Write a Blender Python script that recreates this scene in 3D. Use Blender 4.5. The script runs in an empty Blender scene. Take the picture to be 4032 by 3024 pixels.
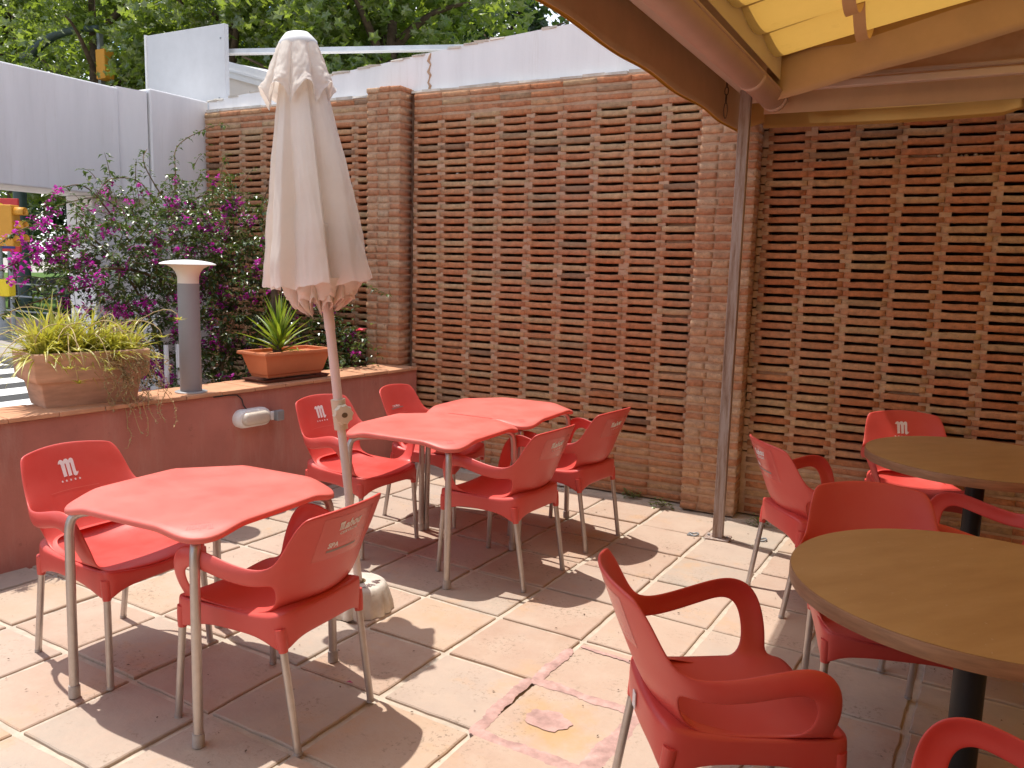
import bpy, bmesh, math, random
from mathutils import Vector, Matrix, noise
from mathutils.bvhtree import BVHTree
R = math.radians
random.seed(7)
rnd = random.random
def ru(a, b): return a + (b - a) * rnd()
sc = bpy.context.scene
col = sc.collection

# ------------------------------------------------------------------ camera
cam_d = bpy.data.cameras.new('camera')
cam = bpy.data.objects.new('camera', cam_d); col.objects.link(cam); sc.camera = cam
cam_d.sensor_width = 36.0; cam_d.lens = 28.78; cam_d.clip_start = 0.05; cam_d.clip_end = 900
YAW, PITCH, ROLL, CH = -28.394, 8.0475, -1.5755, 1.5895
def cam_matrix():
    y, p, r = R(YAW), R(PITCH), R(ROLL)
    fwd = Vector((math.sin(y)*math.cos(p), math.cos(y)*math.cos(p), -math.sin(p)))
    right = Vector((math.cos(y), -math.sin(y), 0)); down = fwd.cross(right)
    r2 = math.cos(r)*right + math.sin(r)*down; d2 = -math.sin(r)*right + math.cos(r)*down
    m = Matrix.Identity(4)
    for i in range(3):
        m[i][0] = r2[i]; m[i][1] = -d2[i]; m[i][2] = -fwd[i]
    m.translation = (0, 0, CH)
    return m
cam.matrix_world = cam_matrix()

# ------------------------------------------------------------------ sky, sun, exposure
SUN_AZ = math.atan2(-0.277, 0.072); SUN_EL = R(73.4)
world = bpy.data.worlds.new('World'); sc.world = world; world.use_nodes = True
wn = world.node_tree; wn.nodes.clear()
sky = wn.nodes.new('ShaderNodeTexSky'); sky.sky_type = 'NISHITA'; sky.sun_disc = False
sky.sun_elevation = SUN_EL; sky.sun_rotation = SUN_AZ; sky.air_density = 1.0; sky.dust_density = 1.2
tc = wn.nodes.new('ShaderNodeTexCoord')
cn = wn.nodes.new('ShaderNodeTexNoise'); cn.inputs['Scale'].default_value = 3.2; cn.inputs['Detail'].default_value = 7
cr = wn.nodes.new('ShaderNodeValToRGB'); cr.color_ramp.elements[0].position = 0.47; cr.color_ramp.elements[1].position = 0.62
mx = wn.nodes.new('ShaderNodeMix'); mx.data_type = 'RGBA'; mx.inputs[7].default_value = (9.5, 9.7, 10.0, 1)
bg = wn.nodes.new('ShaderNodeBackground'); bg.inputs[1].default_value = 0.148
wo = wn.nodes.new('ShaderNodeOutputWorld')
L = wn.links.new
L(tc.outputs['Generated'], cn.inputs['Vector']); L(cn.outputs[0], cr.inputs[0]); L(cr.outputs[0], mx.inputs[0])
L(sky.outputs[0], mx.inputs[6]); L(mx.outputs[2], bg.inputs[0]); L(bg.outputs[0], wo.inputs[0])
sun_d = bpy.data.lights.new('sun', 'SUN'); sun_d.energy = 3.7; sun_d.angle = R(0.53); sun_d.color = (1.0, 0.945, 0.855)
sun = bpy.data.objects.new('sun', sun_d); col.objects.link(sun)
sv = Vector((-0.277, 0.072, 0.958)).normalized()
sun.rotation_euler = sv.to_track_quat('Z', 'Y').to_euler(); sun.location = sv * 30
sc.view_settings.view_transform = 'Standard'; sc.view_settings.look = 'None'
sc.view_settings.exposure = 0.42; sc.view_settings.gamma = 1.0

sc.render.engine = 'CYCLES'
sc.cycles.max_bounces = 7; sc.cycles.diffuse_bounces = 4; sc.cycles.glossy_bounces = 2; sc.cycles.transmission_bounces = 4; sc.cycles.caustics_reflective = False; sc.cycles.caustics_refractive = False

# ------------------------------------------------------------------ helpers
class MB:
    def __init__(s): s.v = []; s.f = []
    def add(s, verts, faces):
        o = len(s.v); s.v += [tuple(p) for p in verts]; s.f += [tuple(i + o for i in q) for q in faces]
    def box(s, a, b, jit=0.0):
        x0, y0, z0 = a; x1, y1, z1 = b
        vs = [(x, y, z) for z in (z0, z1) for y in (y0, y1) for x in (x0, x1)]
        if jit: vs = [(x+ru(-jit, jit), y+ru(-jit, jit), z+ru(-jit, jit)) for x, y, z in vs]
        s.add(vs, [(0, 2, 3, 1), (4, 5, 7, 6), (0, 1, 5, 4), (2, 6, 7, 3), (0, 4, 6, 2), (1, 3, 7, 5)])
    def obox(s, c, ax, ay, az):
        c = Vector(c); ax = Vector(ax); ay = Vector(ay); az = Vector(az)
        vs = [c + ax*i + ay*j + az*k for k in (-1, 1) for j in (-1, 1) for i in (-1, 1)]
        s.add(vs, [(0, 2, 3, 1), (4, 5, 7, 6), (0, 1, 5, 4), (2, 6, 7, 3), (0, 4, 6, 2), (1, 3, 7, 5)])
    def tube(s, path, rad, n=8, caps=True):
        P = [Vector(p) for p in path]; m = len(P)
        if not hasattr(rad, '__len__'): rad = [rad]*m
        prev = None; o = len(s.v)
        for i, p in enumerate(P):
            t = (P[min(i+1, m-1)] - P[max(i-1, 0)]).normalized()
            if prev is None:
                a = t.cross(Vector((0, 0, 1)))
                if a.length < 1e-3: a = t.cross(Vector((1, 0, 0)))
            else: a = prev - t*prev.dot(t)
            a.normalize(); prev = a; b = t.cross(a)
            for k in range(n):
                th = 2*math.pi*k/n
                s.v.append(tuple(p + (a*math.cos(th) + b*math.sin(th))*rad[i]))
        for i in range(m-1):
            for k in range(n):
                k2 = (k+1) % n
                s.f.append((o+i*n+k, o+i*n+k2, o+(i+1)*n+k2, o+(i+1)*n+k))
        if caps:
            s.f.append(tuple(o+k for k in range(n))[::-1]); s.f.append(tuple(o+(m-1)*n+k for k in range(n)))
    def lathe(s, prof, n=32, c=(0, 0, 0), caps=True):
        o = len(s.v)
        for r, z in prof:
            for k in range(n):
                th = 2*math.pi*k/n; s.v.append((c[0]+r*math.cos(th), c[1]+r*math.sin(th), c[2]+z))
        for i in range(len(prof)-1):
            for k in range(n):
                k2 = (k+1) % n; s.f.append((o+i*n+k, o+i*n+k2, o+(i+1)*n+k2, o+(i+1)*n+k))
        if caps:
            s.f.append(tuple(o+k for k in range(n))[::-1]); s.f.append(tuple(o+(len(prof)-1)*n+k for k in range(n)))
    def prism(s, poly, thick, M=None):
        n = len(poly); vs = [(x, y, 0) for x, y in poly] + [(x, y, thick) for x, y in poly]
        if M: vs = [tuple(M @ Vector(q)) for q in vs]
        s.add(vs, [tuple(range(n))[::-1], tuple(range(n, 2*n))] + [(i, (i+1) % n, n+(i+1) % n, n+i) for i in range(n)])
    def mesh(s, name, mat=None, smooth=False):
        me = bpy.data.meshes.new(name); me.from_pydata(s.v, [], s.f); me.update()
        if mat: me.materials.append(mat)
        if smooth: me.polygons.foreach_set('use_smooth', [True]*len(me.polygons))
        return me
    def build(s, name, mat, parent=None, smooth=False, sharp=None, bevel=0):
        me = s.mesh(name, mat, smooth or sharp is not None)
        if sharp is not None:
            try: me.set_sharp_from_angle(angle=R(sharp))
            except Exception: pass
        o = link(name, me, parent)
        if bevel:
            m = o.modifiers.new('bevel', 'BEVEL'); m.width = bevel; m.segments = 2; m.limit_method = 'ANGLE'; m.angle_limit = R(40)
        return o
def link(name, data, parent=None, loc=None, rot=None):
    o = bpy.data.objects.new(name, data); col.objects.link(o)
    if parent: o.parent = parent
    if loc: o.location = loc
    if rot: o.rotation_euler = rot
    return o
def tag(o, label, cat, group=None):
    o['label'] = label; o['category'] = cat
    if group: o['group'] = group
    return o
def thing(name, label, cat, loc=(0, 0, 0), rz=0.0, group=None):
    return tag(link(name, None, None, loc, (0, 0, rz)), label, cat, group)
def structure(o): o['kind'] = 'structure'; return o
def stuff(o): o['kind'] = 'stuff'; return o
def copy_tree(o, parent=None):
    c = o.copy(); col.objects.link(c); c.parent = parent
    for ch in list(KIDS.get(o.name, [])) or list(o.children): copy_tree(ch, c)
    return c
KIDS = {}
def bez(a, b, c, d, n=10):
    a, b, c, d = map(Vector, (a, b, c, d)); r = []
    for i in range(n+1):
        t = i/n; r.append(a*(1-t)**3 + b*3*t*(1-t)**2 + c*3*t*t*(1-t) + d*t**3)
    return r
def smooth_path(pts, n=6):
    P = [Vector(p) for p in pts]; out = []
    for i in range(len(P)-1):
        p0 = P[max(i-1, 0)]; p1 = P[i]; p2 = P[i+1]; p3 = P[min(i+2, len(P)-1)]
        for k in range(n):
            t = k/n
            out.append(0.5*((2*p1) + (p2-p0)*t + (2*p0-5*p1+4*p2-p3)*t*t + (3*p1-p0-3*p2+p3)*t**3))
    out.append(P[-1]); return out

# ------------------------------------------------------------------ materials
def newmat(name):
    m = bpy.data.materials.new(name); m.use_nodes = True
    nt = m.node_tree; return m, nt, nt.nodes['Principled BSDF'], nt.nodes['Material Output']
def N(nt, t, **kw):
    n = nt.nodes.new(t)
    for k, v in kw.items():
        if k in n.inputs: n.inputs[k].default_value = v
        else: setattr(n, k, v)
    return n
def ramp(nt, fac, stops, interp='LINEAR'):
    r = nt.nodes.new('ShaderNodeValToRGB'); e = r.color_ramp.elements; r.color_ramp.interpolation = interp
    while len(e) < len(stops): e.new(0.5)
    for i, (p, c) in enumerate(stops): e[i].position = p; e[i].color = (*c, 1) if len(c) == 3 else c
    nt.links.new(fac, r.inputs[0]); return r
def mixc(nt, fac, a, b, blend='MIX'):
    m = nt.nodes.new('ShaderNodeMix'); m.data_type = 'RGBA'; m.blend_type = blend
    for k, x in ((0, fac), (6, a), (7, b)):
        if hasattr(x, 'links'): nt.links.new(x, m.inputs[k])
        else: m.inputs[k].default_value = x if k == 0 else (*x, 1)
    return m.outputs[2]
def noise_t(nt, scale, detail=5, rough=0.6, coord='Object', vec=None, mapscale=None):
    if vec is None:
        t = N(nt, 'ShaderNodeTexCoord'); vec = t.outputs[coord]
    if mapscale:
        mp = N(nt, 'ShaderNodeMapping'); mp.inputs['Scale'].default_value = mapscale; nt.links.new(vec, mp.inputs['Vector']); vec = mp.outputs[0]
    n = N(nt, 'ShaderNodeTexNoise', Scale=scale, Detail=detail, Roughness=rough); nt.links.new(vec, n.inputs['Vector'])
    return n
def bump(nt, p, h, strength=0.3, dist=0.01):
    b = N(nt, 'ShaderNodeBump', Strength=strength, Distance=dist); nt.links.new(h, b.inputs['Height']); nt.links.new(b.outputs[0], p.inputs['Normal'])
def simple(name, c, rough=0.6, spec=0.5, metal=0.0, var=0.12, scale=6, bmp=0.0, bscale=60, stretch=None):
    m, nt, p, o = newmat(name)
    n = noise_t(nt, scale, mapscale=stretch)
    lo = tuple(x*(1-var) for x in c); hi = tuple(min(1, x*(1+var)) for x in c)
    nt.links.new(ramp(nt, n.outputs[0], [(0.3, lo), (0.7, hi)]).outputs[0], p.inputs['Base Color'])
    p.inputs['Roughness'].default_value = rough; p.inputs['Specular IOR Level'].default_value = spec; p.inputs['Metallic'].default_value = metal
    if bmp:
        n2 = noise_t(nt, bscale, 4); bump(nt, p, n2.outputs[0], bmp, 0.004)
    return m
def island(nt, extra=True):
    g = N(nt, 'ShaderNodeNewGeometry'); oi = N(nt, 'ShaderNodeObjectInfo')
    a = N(nt, 'ShaderNodeMath', operation='ADD'); nt.links.new(g.outputs['Random Per Island'], a.inputs[0]); nt.links.new(oi.outputs['Random'], a.inputs[1])
    fr = N(nt, 'ShaderNodeMath', operation='FRACT'); nt.links.new(a.outputs[0], fr.inputs[0]); return fr.outputs[0], oi
M = {}
def brick_mat(name, stops):
    m, nt, p, o = newmat(name)
    r, oi = island(nt)
    g = N(nt, 'ShaderNodeNewGeometry')
    base = ramp(nt, r, stops).outputs[0]
    n1 = noise_t(nt, 22, 6, 0.7, vec=g.outputs['Position'])
    c1 = mixc(nt, ramp(nt, n1.outputs[0], [(0.36, (0.62,)*3), (0.68, (1.18,)*3)]).outputs[0], (0, 0, 0), base)
    mm = N(nt, 'ShaderNodeMix', data_type='RGBA', blend_type='MULTIPLY'); mm.inputs[0].default_value = 1
    nt.links.new(base, mm.inputs[6]); nt.links.new(ramp(nt, n1.outputs[0], [(0.33, (0.62,)*3), (0.7, (1.15,)*3)]).outputs[0], mm.inputs[7])
    n2 = noise_t(nt, 2.2, 4, 0.6, vec=g.outputs['Position'])
    c2 = mixc(nt, ramp(nt, n2.outputs[0], [(0.45, (0,)*3), (0.72, (0.5,)*3)]).outputs[0], mm.outputs[2], (0.47, 0.29, 0.18))
    n3 = noise_t(nt, 70, 3, 0.6, vec=g.outputs['Position'])
    c3 = mixc(nt, ramp(nt, n3.outputs[0], [(0.63, (0,)*3), (0.7, (0.5,)*3)]).outputs[0], c2, (0.16, 0.10, 0.075))
    nt.links.new(c3, p.inputs['Base Color']); p.inputs['Roughness'].default_value = 0.92; p.inputs['Specular IOR Level'].default_value = 0.2
    n4 = noise_t(nt, 60, 6, 0.7, vec=g.outputs['Position']); bump(nt, p, n4.outputs[0], 0.8, 0.008)
    return m
M['brick'] = brick_mat('brick', [(0.0, (0.52, 0.20, 0.09)), (0.3, (0.58, 0.26, 0.125)), (0.5, (0.54, 0.22, 0.11)), (0.68, (0.59, 0.29, 0.15)), (0.82, (0.61, 0.36, 0.19)), (0.93, (0.55, 0.36, 0.20)), (1.0, (0.30, 0.165, 0.10))])
M['pbrick'] = brick_mat('pilaster_brick', [(0.0, (0.51, 0.22, 0.115)), (0.4, (0.58, 0.30, 0.165)), (0.65, (0.61, 0.36, 0.21)), (0.85, (0.63, 0.42, 0.27)), (1.0, (0.48, 0.24, 0.135))])
def mortar_mat():
    m, nt, p, o = newmat('mortar'); g = N(nt, 'ShaderNodeNewGeometry')
    n = noise_t(nt, 14, 7, 0.7, vec=g.outputs['Position'])
    nt.links.new(ramp(nt, n.outputs[0], [(0.3, (0.42, 0.25, 0.155)), (0.7, (0.61, 0.41, 0.27))]).outputs[0], p.inputs['Base Color'])
    p.inputs['Roughness'].default_value = 0.95; n4 = noise_t(nt, 90, 5, 0.7, vec=g.outputs['Position']); bump(nt, p, n4.outputs[0], 0.8, 0.006); return m
M['mortar'] = mortar_mat()
def tile_mat(name, stops, stain=0.0):
    m, nt, p, o = newmat(name); g = N(nt, 'ShaderNodeNewGeometry'); oi = N(nt, 'ShaderNodeObjectInfo')
    base = ramp(nt, oi.outputs['Random'], stops).outputs[0]
    pos = g.outputs['Position']
    n1 = noise_t(nt, 5.5, 7, 0.65, vec=pos)
    c = mixc(nt, ramp(nt, n1.outputs[0], [(0.35, (0,)*3), (0.7, (0.75,)*3)]).outputs[0], base, (0.51, 0.405, 0.325))
    n2 = noise_t(nt, 3.1, 6, 0.7, vec=pos)
    c = mixc(nt, ramp(nt, n2.outputs[0], [(0.56, (0,)*3), (0.68, (0.55,)*3)]).outputs[0], c, (0.53, 0.34, 0.20))
    n3 = noise_t(nt, 1.7, 5, 0.6, vec=pos)
    c = mixc(nt, ramp(nt, n3.outputs[0], [(0.55, (0,)*3), (0.75, (0.6,)*3)]).outputs[0], c, (0.40, 0.36, 0.31))
    n5 = noise_t(nt, 55, 4, 0.75, vec=pos); n6 = noise_t(nt, 4.3, 3, 0.5, vec=pos)
    f = N(nt, 'ShaderNodeMath', operation='MULTIPLY')
    nt.links.new(ramp(nt, n5.outputs[0], [(0.545, (0,)*3), (0.64, (1,)*3)]).outputs[0], f.inputs[0])
    nt.links.new(ramp(nt, n6.outputs[0], [(0.48, (0,)*3), (0.66, (0.9,)*3)]).outputs[0], f.inputs[1])
    c = mixc(nt, f.outputs[0], c, (0.20, 0.155, 0.11))
    n8 = noise_t(nt, 0.9, 6, 0.7, vec=pos)
    c = mixc(nt, ramp(nt, n8.outputs[0], [(0.5, (0,)*3), (0.72, (0.5,)*3)]).outputs[0], c, (0.44, 0.30, 0.24))
    if stain:
        tco = N(nt, 'ShaderNodeTexCoord'); n7 = noise_t(nt, 5.0, 6, 0.65, vec=tco.outputs['Object'])
        gr = N(nt, 'ShaderNodeVectorMath', operation='LENGTH'); nt.links.new(tco.outputs['Object'], gr.inputs[0])
        fm = N(nt, 'ShaderNodeMath', operation='MULTIPLY_ADD'); fm.inputs[1].default_value = -1.6
        nt.links.new(gr.outputs['Value'], fm.inputs[0]); nt.links.new(n7.outputs[0], fm.inputs[2])
        c = mixc(nt, ramp(nt, fm.outputs[0], [(0.20, (0,)*3), (0.46, (0.7,)*3)]).outputs[0], c, (0.50, 0.31, 0.13))
    nt.links.new(c, p.inputs['Base Color']); p.inputs['Roughness'].default_value = 0.75; p.inputs['Specular IOR Level'].default_value = 0.35
    n4 = noise_t(nt, 26, 6, 0.7, vec=pos); bump(nt, p, n4.outputs[0], 0.5, 0.006)
    return m
TS = [(0.0, (0.43, 0.30, 0.225)), (0.3, (0.47, 0.345, 0.27)), (0.55, (0.44, 0.35, 0.29)), (0.8, (0.40, 0.34, 0.285)), (1.0, (0.50, 0.345, 0.235))]
M['tile'] = tile_mat('terracotta_floor_tile', TS); M['tile_rust'] = tile_mat('terracotta_floor_tile_rusty', TS, 1)
M['grout'] = simple('cement_grout', (0.52, 0.45, 0.37), 0.95, 0.2, var=0.22, scale=9, bmp=0.8, bscale=120)
M['paint'] = simple('red_cement', (0.47, 0.30, 0.27), 0.9, 0.2, var=0.3, scale=16, bmp=0.9, bscale=45)
def plastic(name, c, dust, rough=0.38, fade=0.15):
    m, nt, p, o = newmat(name); g = N(nt, 'ShaderNodeNewGeometry')
    n = noise_t(nt, 3.5, 6, 0.65, vec=g.outputs['Position'])
    c1 = mixc(nt, ramp(nt, n.outputs[0], [(0.35, (0,)*3), (0.75, (fade*2,)*3)]).outputs[0], c, dust)
    n2 = noise_t(nt, 130, 3, 0.6, vec=g.outputs['Position'])
    c1 = mixc(nt, ramp(nt, n2.outputs[0], [(0.68, (0,)*3), (0.75, (0.25,)*3)]).outputs[0], c1, dust)
    nt.links.new(c1, p.inputs['Base Color'])
    nt.links.new(ramp(nt, n.outputs[0], [(0.3, (rough-.07,)*3), (0.7, (rough+.12,)*3)]).outputs[0], p.inputs['Roughness'])
    p.inputs['Specular IOR Level'].default_value = 0.45
    n3 = noise_t(nt, 420, 2, 0.5, vec=g.outputs['Position']); bump(nt, p, n3.outputs[0], 0.10, 0.002); return m
M['red'] = plastic('red_chair_plastic', (0.61, 0.068, 0.056), (0.66, 0.15, 0.125), 0.38, 0.22)
M['redtop'] = plastic('red_table_plastic', (0.66, 0.125, 0.10), (0.71, 0.215, 0.175), 0.46, 0.30)
M['alu'] = simple('brushed_aluminium_tube', (0.52, 0.47, 0.44), 0.42, 0.5, 0.75, 0.08, 30, 0.05, 300)
M['cap'] = simple('grey_rubber_cap', (0.42, 0.38, 0.36), 0.6, 0.4, 0.1, 0.15, 40)
M['white_print'] = simple('white_print', (0.80, 0.74, 0.74), 0.5, 0.4, var=0.03)
M['sticker'] = plastic('clear_sticker', (0.60, 0.10, 0.085), (0.62, 0.16, 0.14), 0.22)
M['grey_print'] = simple('grey_print', (0.30, 0.22, 0.21), 0.5, 0.4)
M['white_wall'] = simple('white_painted_render', (0.87, 0.86, 0.86), 0.9, 0.2, var=0.05, scale=2.5, bmp=0.25, bscale=80, stretch=(3, 3, .4))
M['cream_wall'] = simple('cream_render', (0.55, 0.47, 0.37), 0.9, 0.2, var=0.08, scale=3)
M['white_metal'] = simple('white_metal_panel', (0.60, 0.60, 0.61), 0.5, 0.4, var=0.05)
M['white_gloss'] = simple('white_plastic', (0.82, 0.81, 0.79), 0.4, 0.5, var=0.04)
M['low_wall'] = simple('maroon_render', (0.45, 0.175, 0.14), 0.9, 0.2, var=0.17, scale=2.2, bmp=0.35, bscale=70)
def wall_stain():
    m = M['low_wall']; nt = m.node_tree; p = nt.nodes['Principled BSDF']; src = p.inputs['Base Color'].links[0].from_socket
    n = noise_t(nt, 2.0, 7, 0.75, mapscale=(3, 3, .5)); c = mixc(nt, ramp(nt, n.outputs[0], [(0.52, (0,)*3), (0.70, (0.45,)*3)]).outputs[0], src, (0.50, 0.30, 0.25))
    n = noise_t(nt, 11, 6, 0.8); c = mixc(nt, ramp(nt, n.outputs[0], [(0.60, (0,)*3), (0.68, (0.5,)*3)]).outputs[0], c, (0.27, 0.11, 0.09)); nt.links.new(c, p.inputs['Base Color'])
    m = M['white_wall']; nt = m.node_tree; p = nt.nodes['Principled BSDF']; src = p.inputs['Base Color'].links[0].from_socket
    n = noise_t(nt, 3.0, 7, 0.8, mapscale=(5, 5, .35)); c = mixc(nt, ramp(nt, n.outputs[0], [(0.55, (0,)*3), (0.75, (0.35,)*3)]).outputs[0], src, (0.60, 0.56, 0.50)); nt.links.new(c, p.inputs['Base Color'])
wall_stain()
M['coping'] = simple('terracotta_coping', (0.56, 0.29, 0.17), 0.85, 0.25, var=0.18, scale=7, bmp=0.5, bscale=60)
M['terracotta'] = simple('weathered_terracotta', (0.58, 0.36, 0.255), 0.9, 0.2, var=0.22, scale=4, bmp=0.35, bscale=60, stretch=(1, 1, 5))
M['planter_plastic'] = simple('orange_plastic_planter', (0.58, 0.20, 0.09), 0.5, 0.4, var=0.06)
M['dark_plastic'] = simple('brown_plastic_tray', (0.16, 0.06, 0.045), 0.5, 0.4)
M['soil'] = simple('soil', (0.07, 0.045, 0.03), 1.0, 0.1, var=0.4, scale=20, bmp=1, bscale=30)
M['lamp_grey'] = simple('grey_powder_coat', (0.30, 0.29, 0.30), 0.6, 0.4, var=0.05)
M['opal'] = simple('opal_diffuser', (0.80, 0.72, 0.64), 0.5, 0.4, var=0.02)
M['glass_lens'] = simple('frosted_lens', (0.62, 0.55, 0.46), 0.3, 0.5, var=0.08)
M['black'] = simple('black_metal', (0.022, 0.022, 0.025), 0.45, 0.5, 0.2)
M['cable'] = simple('black_cable', (0.03, 0.03, 0.03), 0.6)
M['cream_plastic'] = simple('cream_plastic', (0.68, 0.58, 0.42), 0.45, 0.5, var=0.06)
M['pole_paint'] = simple('cream_painted_pole', (0.72, 0.60, 0.54), 0.5, 0.4, var=0.08, scale=5)
def fabric(name, c, tr, amt, rough=0.9, bscale=500, dirt=None):
    m, nt, p, o = newmat(name); nt.nodes.remove(p)
    n = noise_t(nt, 4.5, 6, 0.65)
    lo = tuple(x*0.86 for x in c)
    cc = ramp(nt, n.outputs[0], [(0.3, lo), (0.7, c)]).outputs[0]
    if dirt:
        n2 = noise_t(nt, 2.6, 7, 0.7); cc = mixc(nt, ramp(nt, n2.outputs[0], [(0.6, (0,)*3), (0.72, (0.6,)*3)]).outputs[0], cc, dirt)
    d = N(nt, 'ShaderNodeBsdfDiffuse'); nt.links.new(cc, d.inputs[0])
    t = N(nt, 'ShaderNodeBsdfTranslucent'); t.inputs[0].default_value = (*tr, 1)
    mx_ = N(nt, 'ShaderNodeMixShader'); mx_.inputs[0].default_value = amt
    n3 = noise_t(nt, bscale, 2, 0.5); b = N(nt, 'ShaderNodeBump', Strength=0.15, Distance=0.003); nt.links.new(n3.outputs[0], b.inputs['Height']); nt.links.new(b.outputs[0], d.inputs['Normal'])
    nt.links.new(d.outputs[0], mx_.inputs[1]); nt.links.new(t.outputs[0], mx_.inputs[2]); nt.links.new(mx_.outputs[0], o.inputs[0]); return m
M['canvas'] = fabric('cream_canvas', (0.95, 0.89, 0.82), (0.96, 0.86, 0.75), 0.38)
M['awning'] = fabric('yellow_awning_canvas', (0.60, 0.39, 0.15), (0.66, 0.39, 0.08), 0.33, dirt=(0.34, 0.19, 0.07))
M['valance'] = fabric('shaded_awning_canvas', (0.74, 0.54, 0.36), (0.60, 0.40, 0.20), 0.14, dirt=(0.55, 0.37, 0.22))  # same yellow canvas as the roof, its shaded look put into the tan
M['gutter'] = simple('pink_beige_gutter', (0.68, 0.51, 0.44), 0.45, 0.4, var=0.05)
M['bar'] = simple('beige_aluminium_bar', (0.66, 0.54, 0.48), 0.4, 0.5, var=0.05)
def post_mat():
    m, nt, p, o = newmat('weathered_brown_post'); t = N(nt, 'ShaderNodeTexCoord')
    n = noise_t(nt, 3.0, 8, 0.75, mapscale=(14, 14, 1.0)); n2 = noise_t(nt, 1.2, 3, 0.5, mapscale=(2, 2, 1))
    a = N(nt, 'ShaderNodeMath', operation='MULTIPLY_ADD'); a.inputs[1].default_value = 0.8; nt.links.new(n.outputs[0], a.inputs[0])
    b = N(nt, 'ShaderNodeMath', operation='MULTIPLY'); b.inputs[1].default_value = 0.25; nt.links.new(n2.outputs[0], b.inputs[0]); nt.links.new(b.outputs[0], a.inputs[2])
    nt.links.new(ramp(nt, a.outputs[0], [(0.40, (0.16, 0.085, 0.05)), (0.48, (0.30, 0.21, 0.165)), (0.58, (0.42, 0.35, 0.32))]).outputs[0], p.inputs['Base Color'])
    p.inputs['Roughness'].default_value = 0.75; bump(nt, p, n.outputs[0], 0.4, 0.003); return m
M['post'] = post_mat()
def wood_mat():
    m, nt, p, o = newmat('wood_laminate')
    n = noise_t(nt, 2.2, 7, 0.65, mapscale=(1.2, 4.5, 4)); n2 = noise_t(nt, 1.6, 5, 0.6)
    c = ramp(nt, n.outputs[0], [(0.3, (0.42, 0.255, 0.115)), (0.55, (0.48, 0.30, 0.14)), (0.75, (0.53, 0.345, 0.17))]).outputs[0]
    c = mixc(nt, ramp(nt, n2.outputs[0], [(0.45, (0,)*3), (0.75, (0.45,)*3)]).outputs[0], c, (0.60, 0.40, 0.18))
    n3 = noise_t(nt, 45, 3, 0.6); c = mixc(nt, ramp(nt, n3.outputs[0], [(0.67, (0,)*3), (0.73, (0.6,)*3)]).outputs[0], c, (0.6, 0.5, 0.4))
    nt.links.new(c, p.inputs['Base Color']); nt.links.new(ramp(nt, n2.outputs[0], [(0.3, (0.30,)*3), (0.7, (0.50,)*3)]).outputs[0], p.inputs['Roughness']); p.inputs['Specular IOR Level'].default_value = 0.5; return m
M['wood'] = wood_mat(); M['wood_edge'] = simple('brown_edge_band', (0.33, 0.18, 0.095), 0.45, 0.4, var=0.2, scale=12, stretch=(1, 1, 8))
def leaf_mat(name, stops, tr, amt=0.35, rough=0.45, gl=0.08):
    m, nt, p, o = newmat(name); nt.nodes.remove(p)
    g = N(nt, 'ShaderNodeNewGeometry'); c = ramp(nt, g.outputs['Random Per Island'], stops).outputs[0]
    d = N(nt, 'ShaderNodeBsdfDiffuse'); nt.links.new(c, d.inputs[0])
    t = N(nt, 'ShaderNodeBsdfTranslucent'); t.inputs[0].default_value = (*tr, 1)
    gs = N(nt, 'ShaderNodeBsdfGlossy', Roughness=rough); gs.inputs[0].default_value = (1, 1, 1, 1)
    a = N(nt, 'ShaderNodeMixShader'); a.inputs[0].default_value = amt; b = N(nt, 'ShaderNodeMixShader'); b.inputs[0].default_value = gl
    nt.links.new(d.outputs[0], a.inputs[1]); nt.links.new(t.outputs[0], a.inputs[2]); nt.links.new(a.outputs[0], b.inputs[1]); nt.links.new(gs.outputs[0], b.inputs[2])
    nt.links.new(b.outputs[0], o.inputs[0]); return m
M['tree_leaf'] = leaf_mat('plane_tree_leaf', [(0, (0.06, 0.11, 0.018)), (0.5, (0.10, 0.165, 0.026)), (1, (0.19, 0.22, 0.04))], (0.38, 0.50, 0.045), 0.5)
M['dark_leaf'] = leaf_mat('dark_tree_leaf', [(0, (0.02, 0.05, 0.012)), (1, (0.06, 0.11, 0.022))], (0.08, 0.16, 0.02), 0.3)
M['boug_leaf'] = leaf_mat('bougainvillea_leaf', [(0, (0.03, 0.06, 0.014)), (0.6, (0.06, 0.105, 0.022)), (0.9, (0.12, 0.155, 0.03)), (1, (0.21, 0.22, 0.045))], (0.12, 0.20, 0.025), 0.30, 0.30, 0.06)
M['bract'] = leaf_mat('magenta_bract', [(0, (0.42, 0.015, 0.30)), (0.6, (0.60, 0.03, 0.47)), (1, (0.68, 0.05, 0.42))], (0.75, 0.03, 0.55), 0.4, 0.5, 0.04)
M['bark'] = simple('bark', (0.12, 0.085, 0.06), 0.95, 0.15, var=0.4, scale=9, bmp=0.8, bscale=25)
M['stem'] = simple('green_brown_stem', (0.17, 0.115, 0.06), 0.8, 0.2, var=0.3, scale=10)
M['spider'] = leaf_mat('spider_plant_blade', [(0, (0.30, 0.31, 0.04)), (0.5, (0.50, 0.48, 0.09)), (0.85, (0.64, 0.60, 0.20)), (1, (0.34, 0.26, 0.06))], (0.66, 0.64, 0.06), 0.35, 0.4, 0.05)
M['yucca'] = leaf_mat('yucca_blade', [(0, (0.12, 0.22, 0.02)), (1, (0.26, 0.36, 0.03))], (0.36, 0.50, 0.03), 0.35, 0.35, 0.07)
M['dry'] = simple('dry_runner', (0.50, 0.38, 0.20), 0.8, 0.2, var=0.2)
M['weed'] = leaf_mat('weed_leaf', [(0, (0.10, 0.16, 0.03)), (1, (0.22, 0.25, 0.06))], (0.22, 0.3, 0.04), 0.3)
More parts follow.
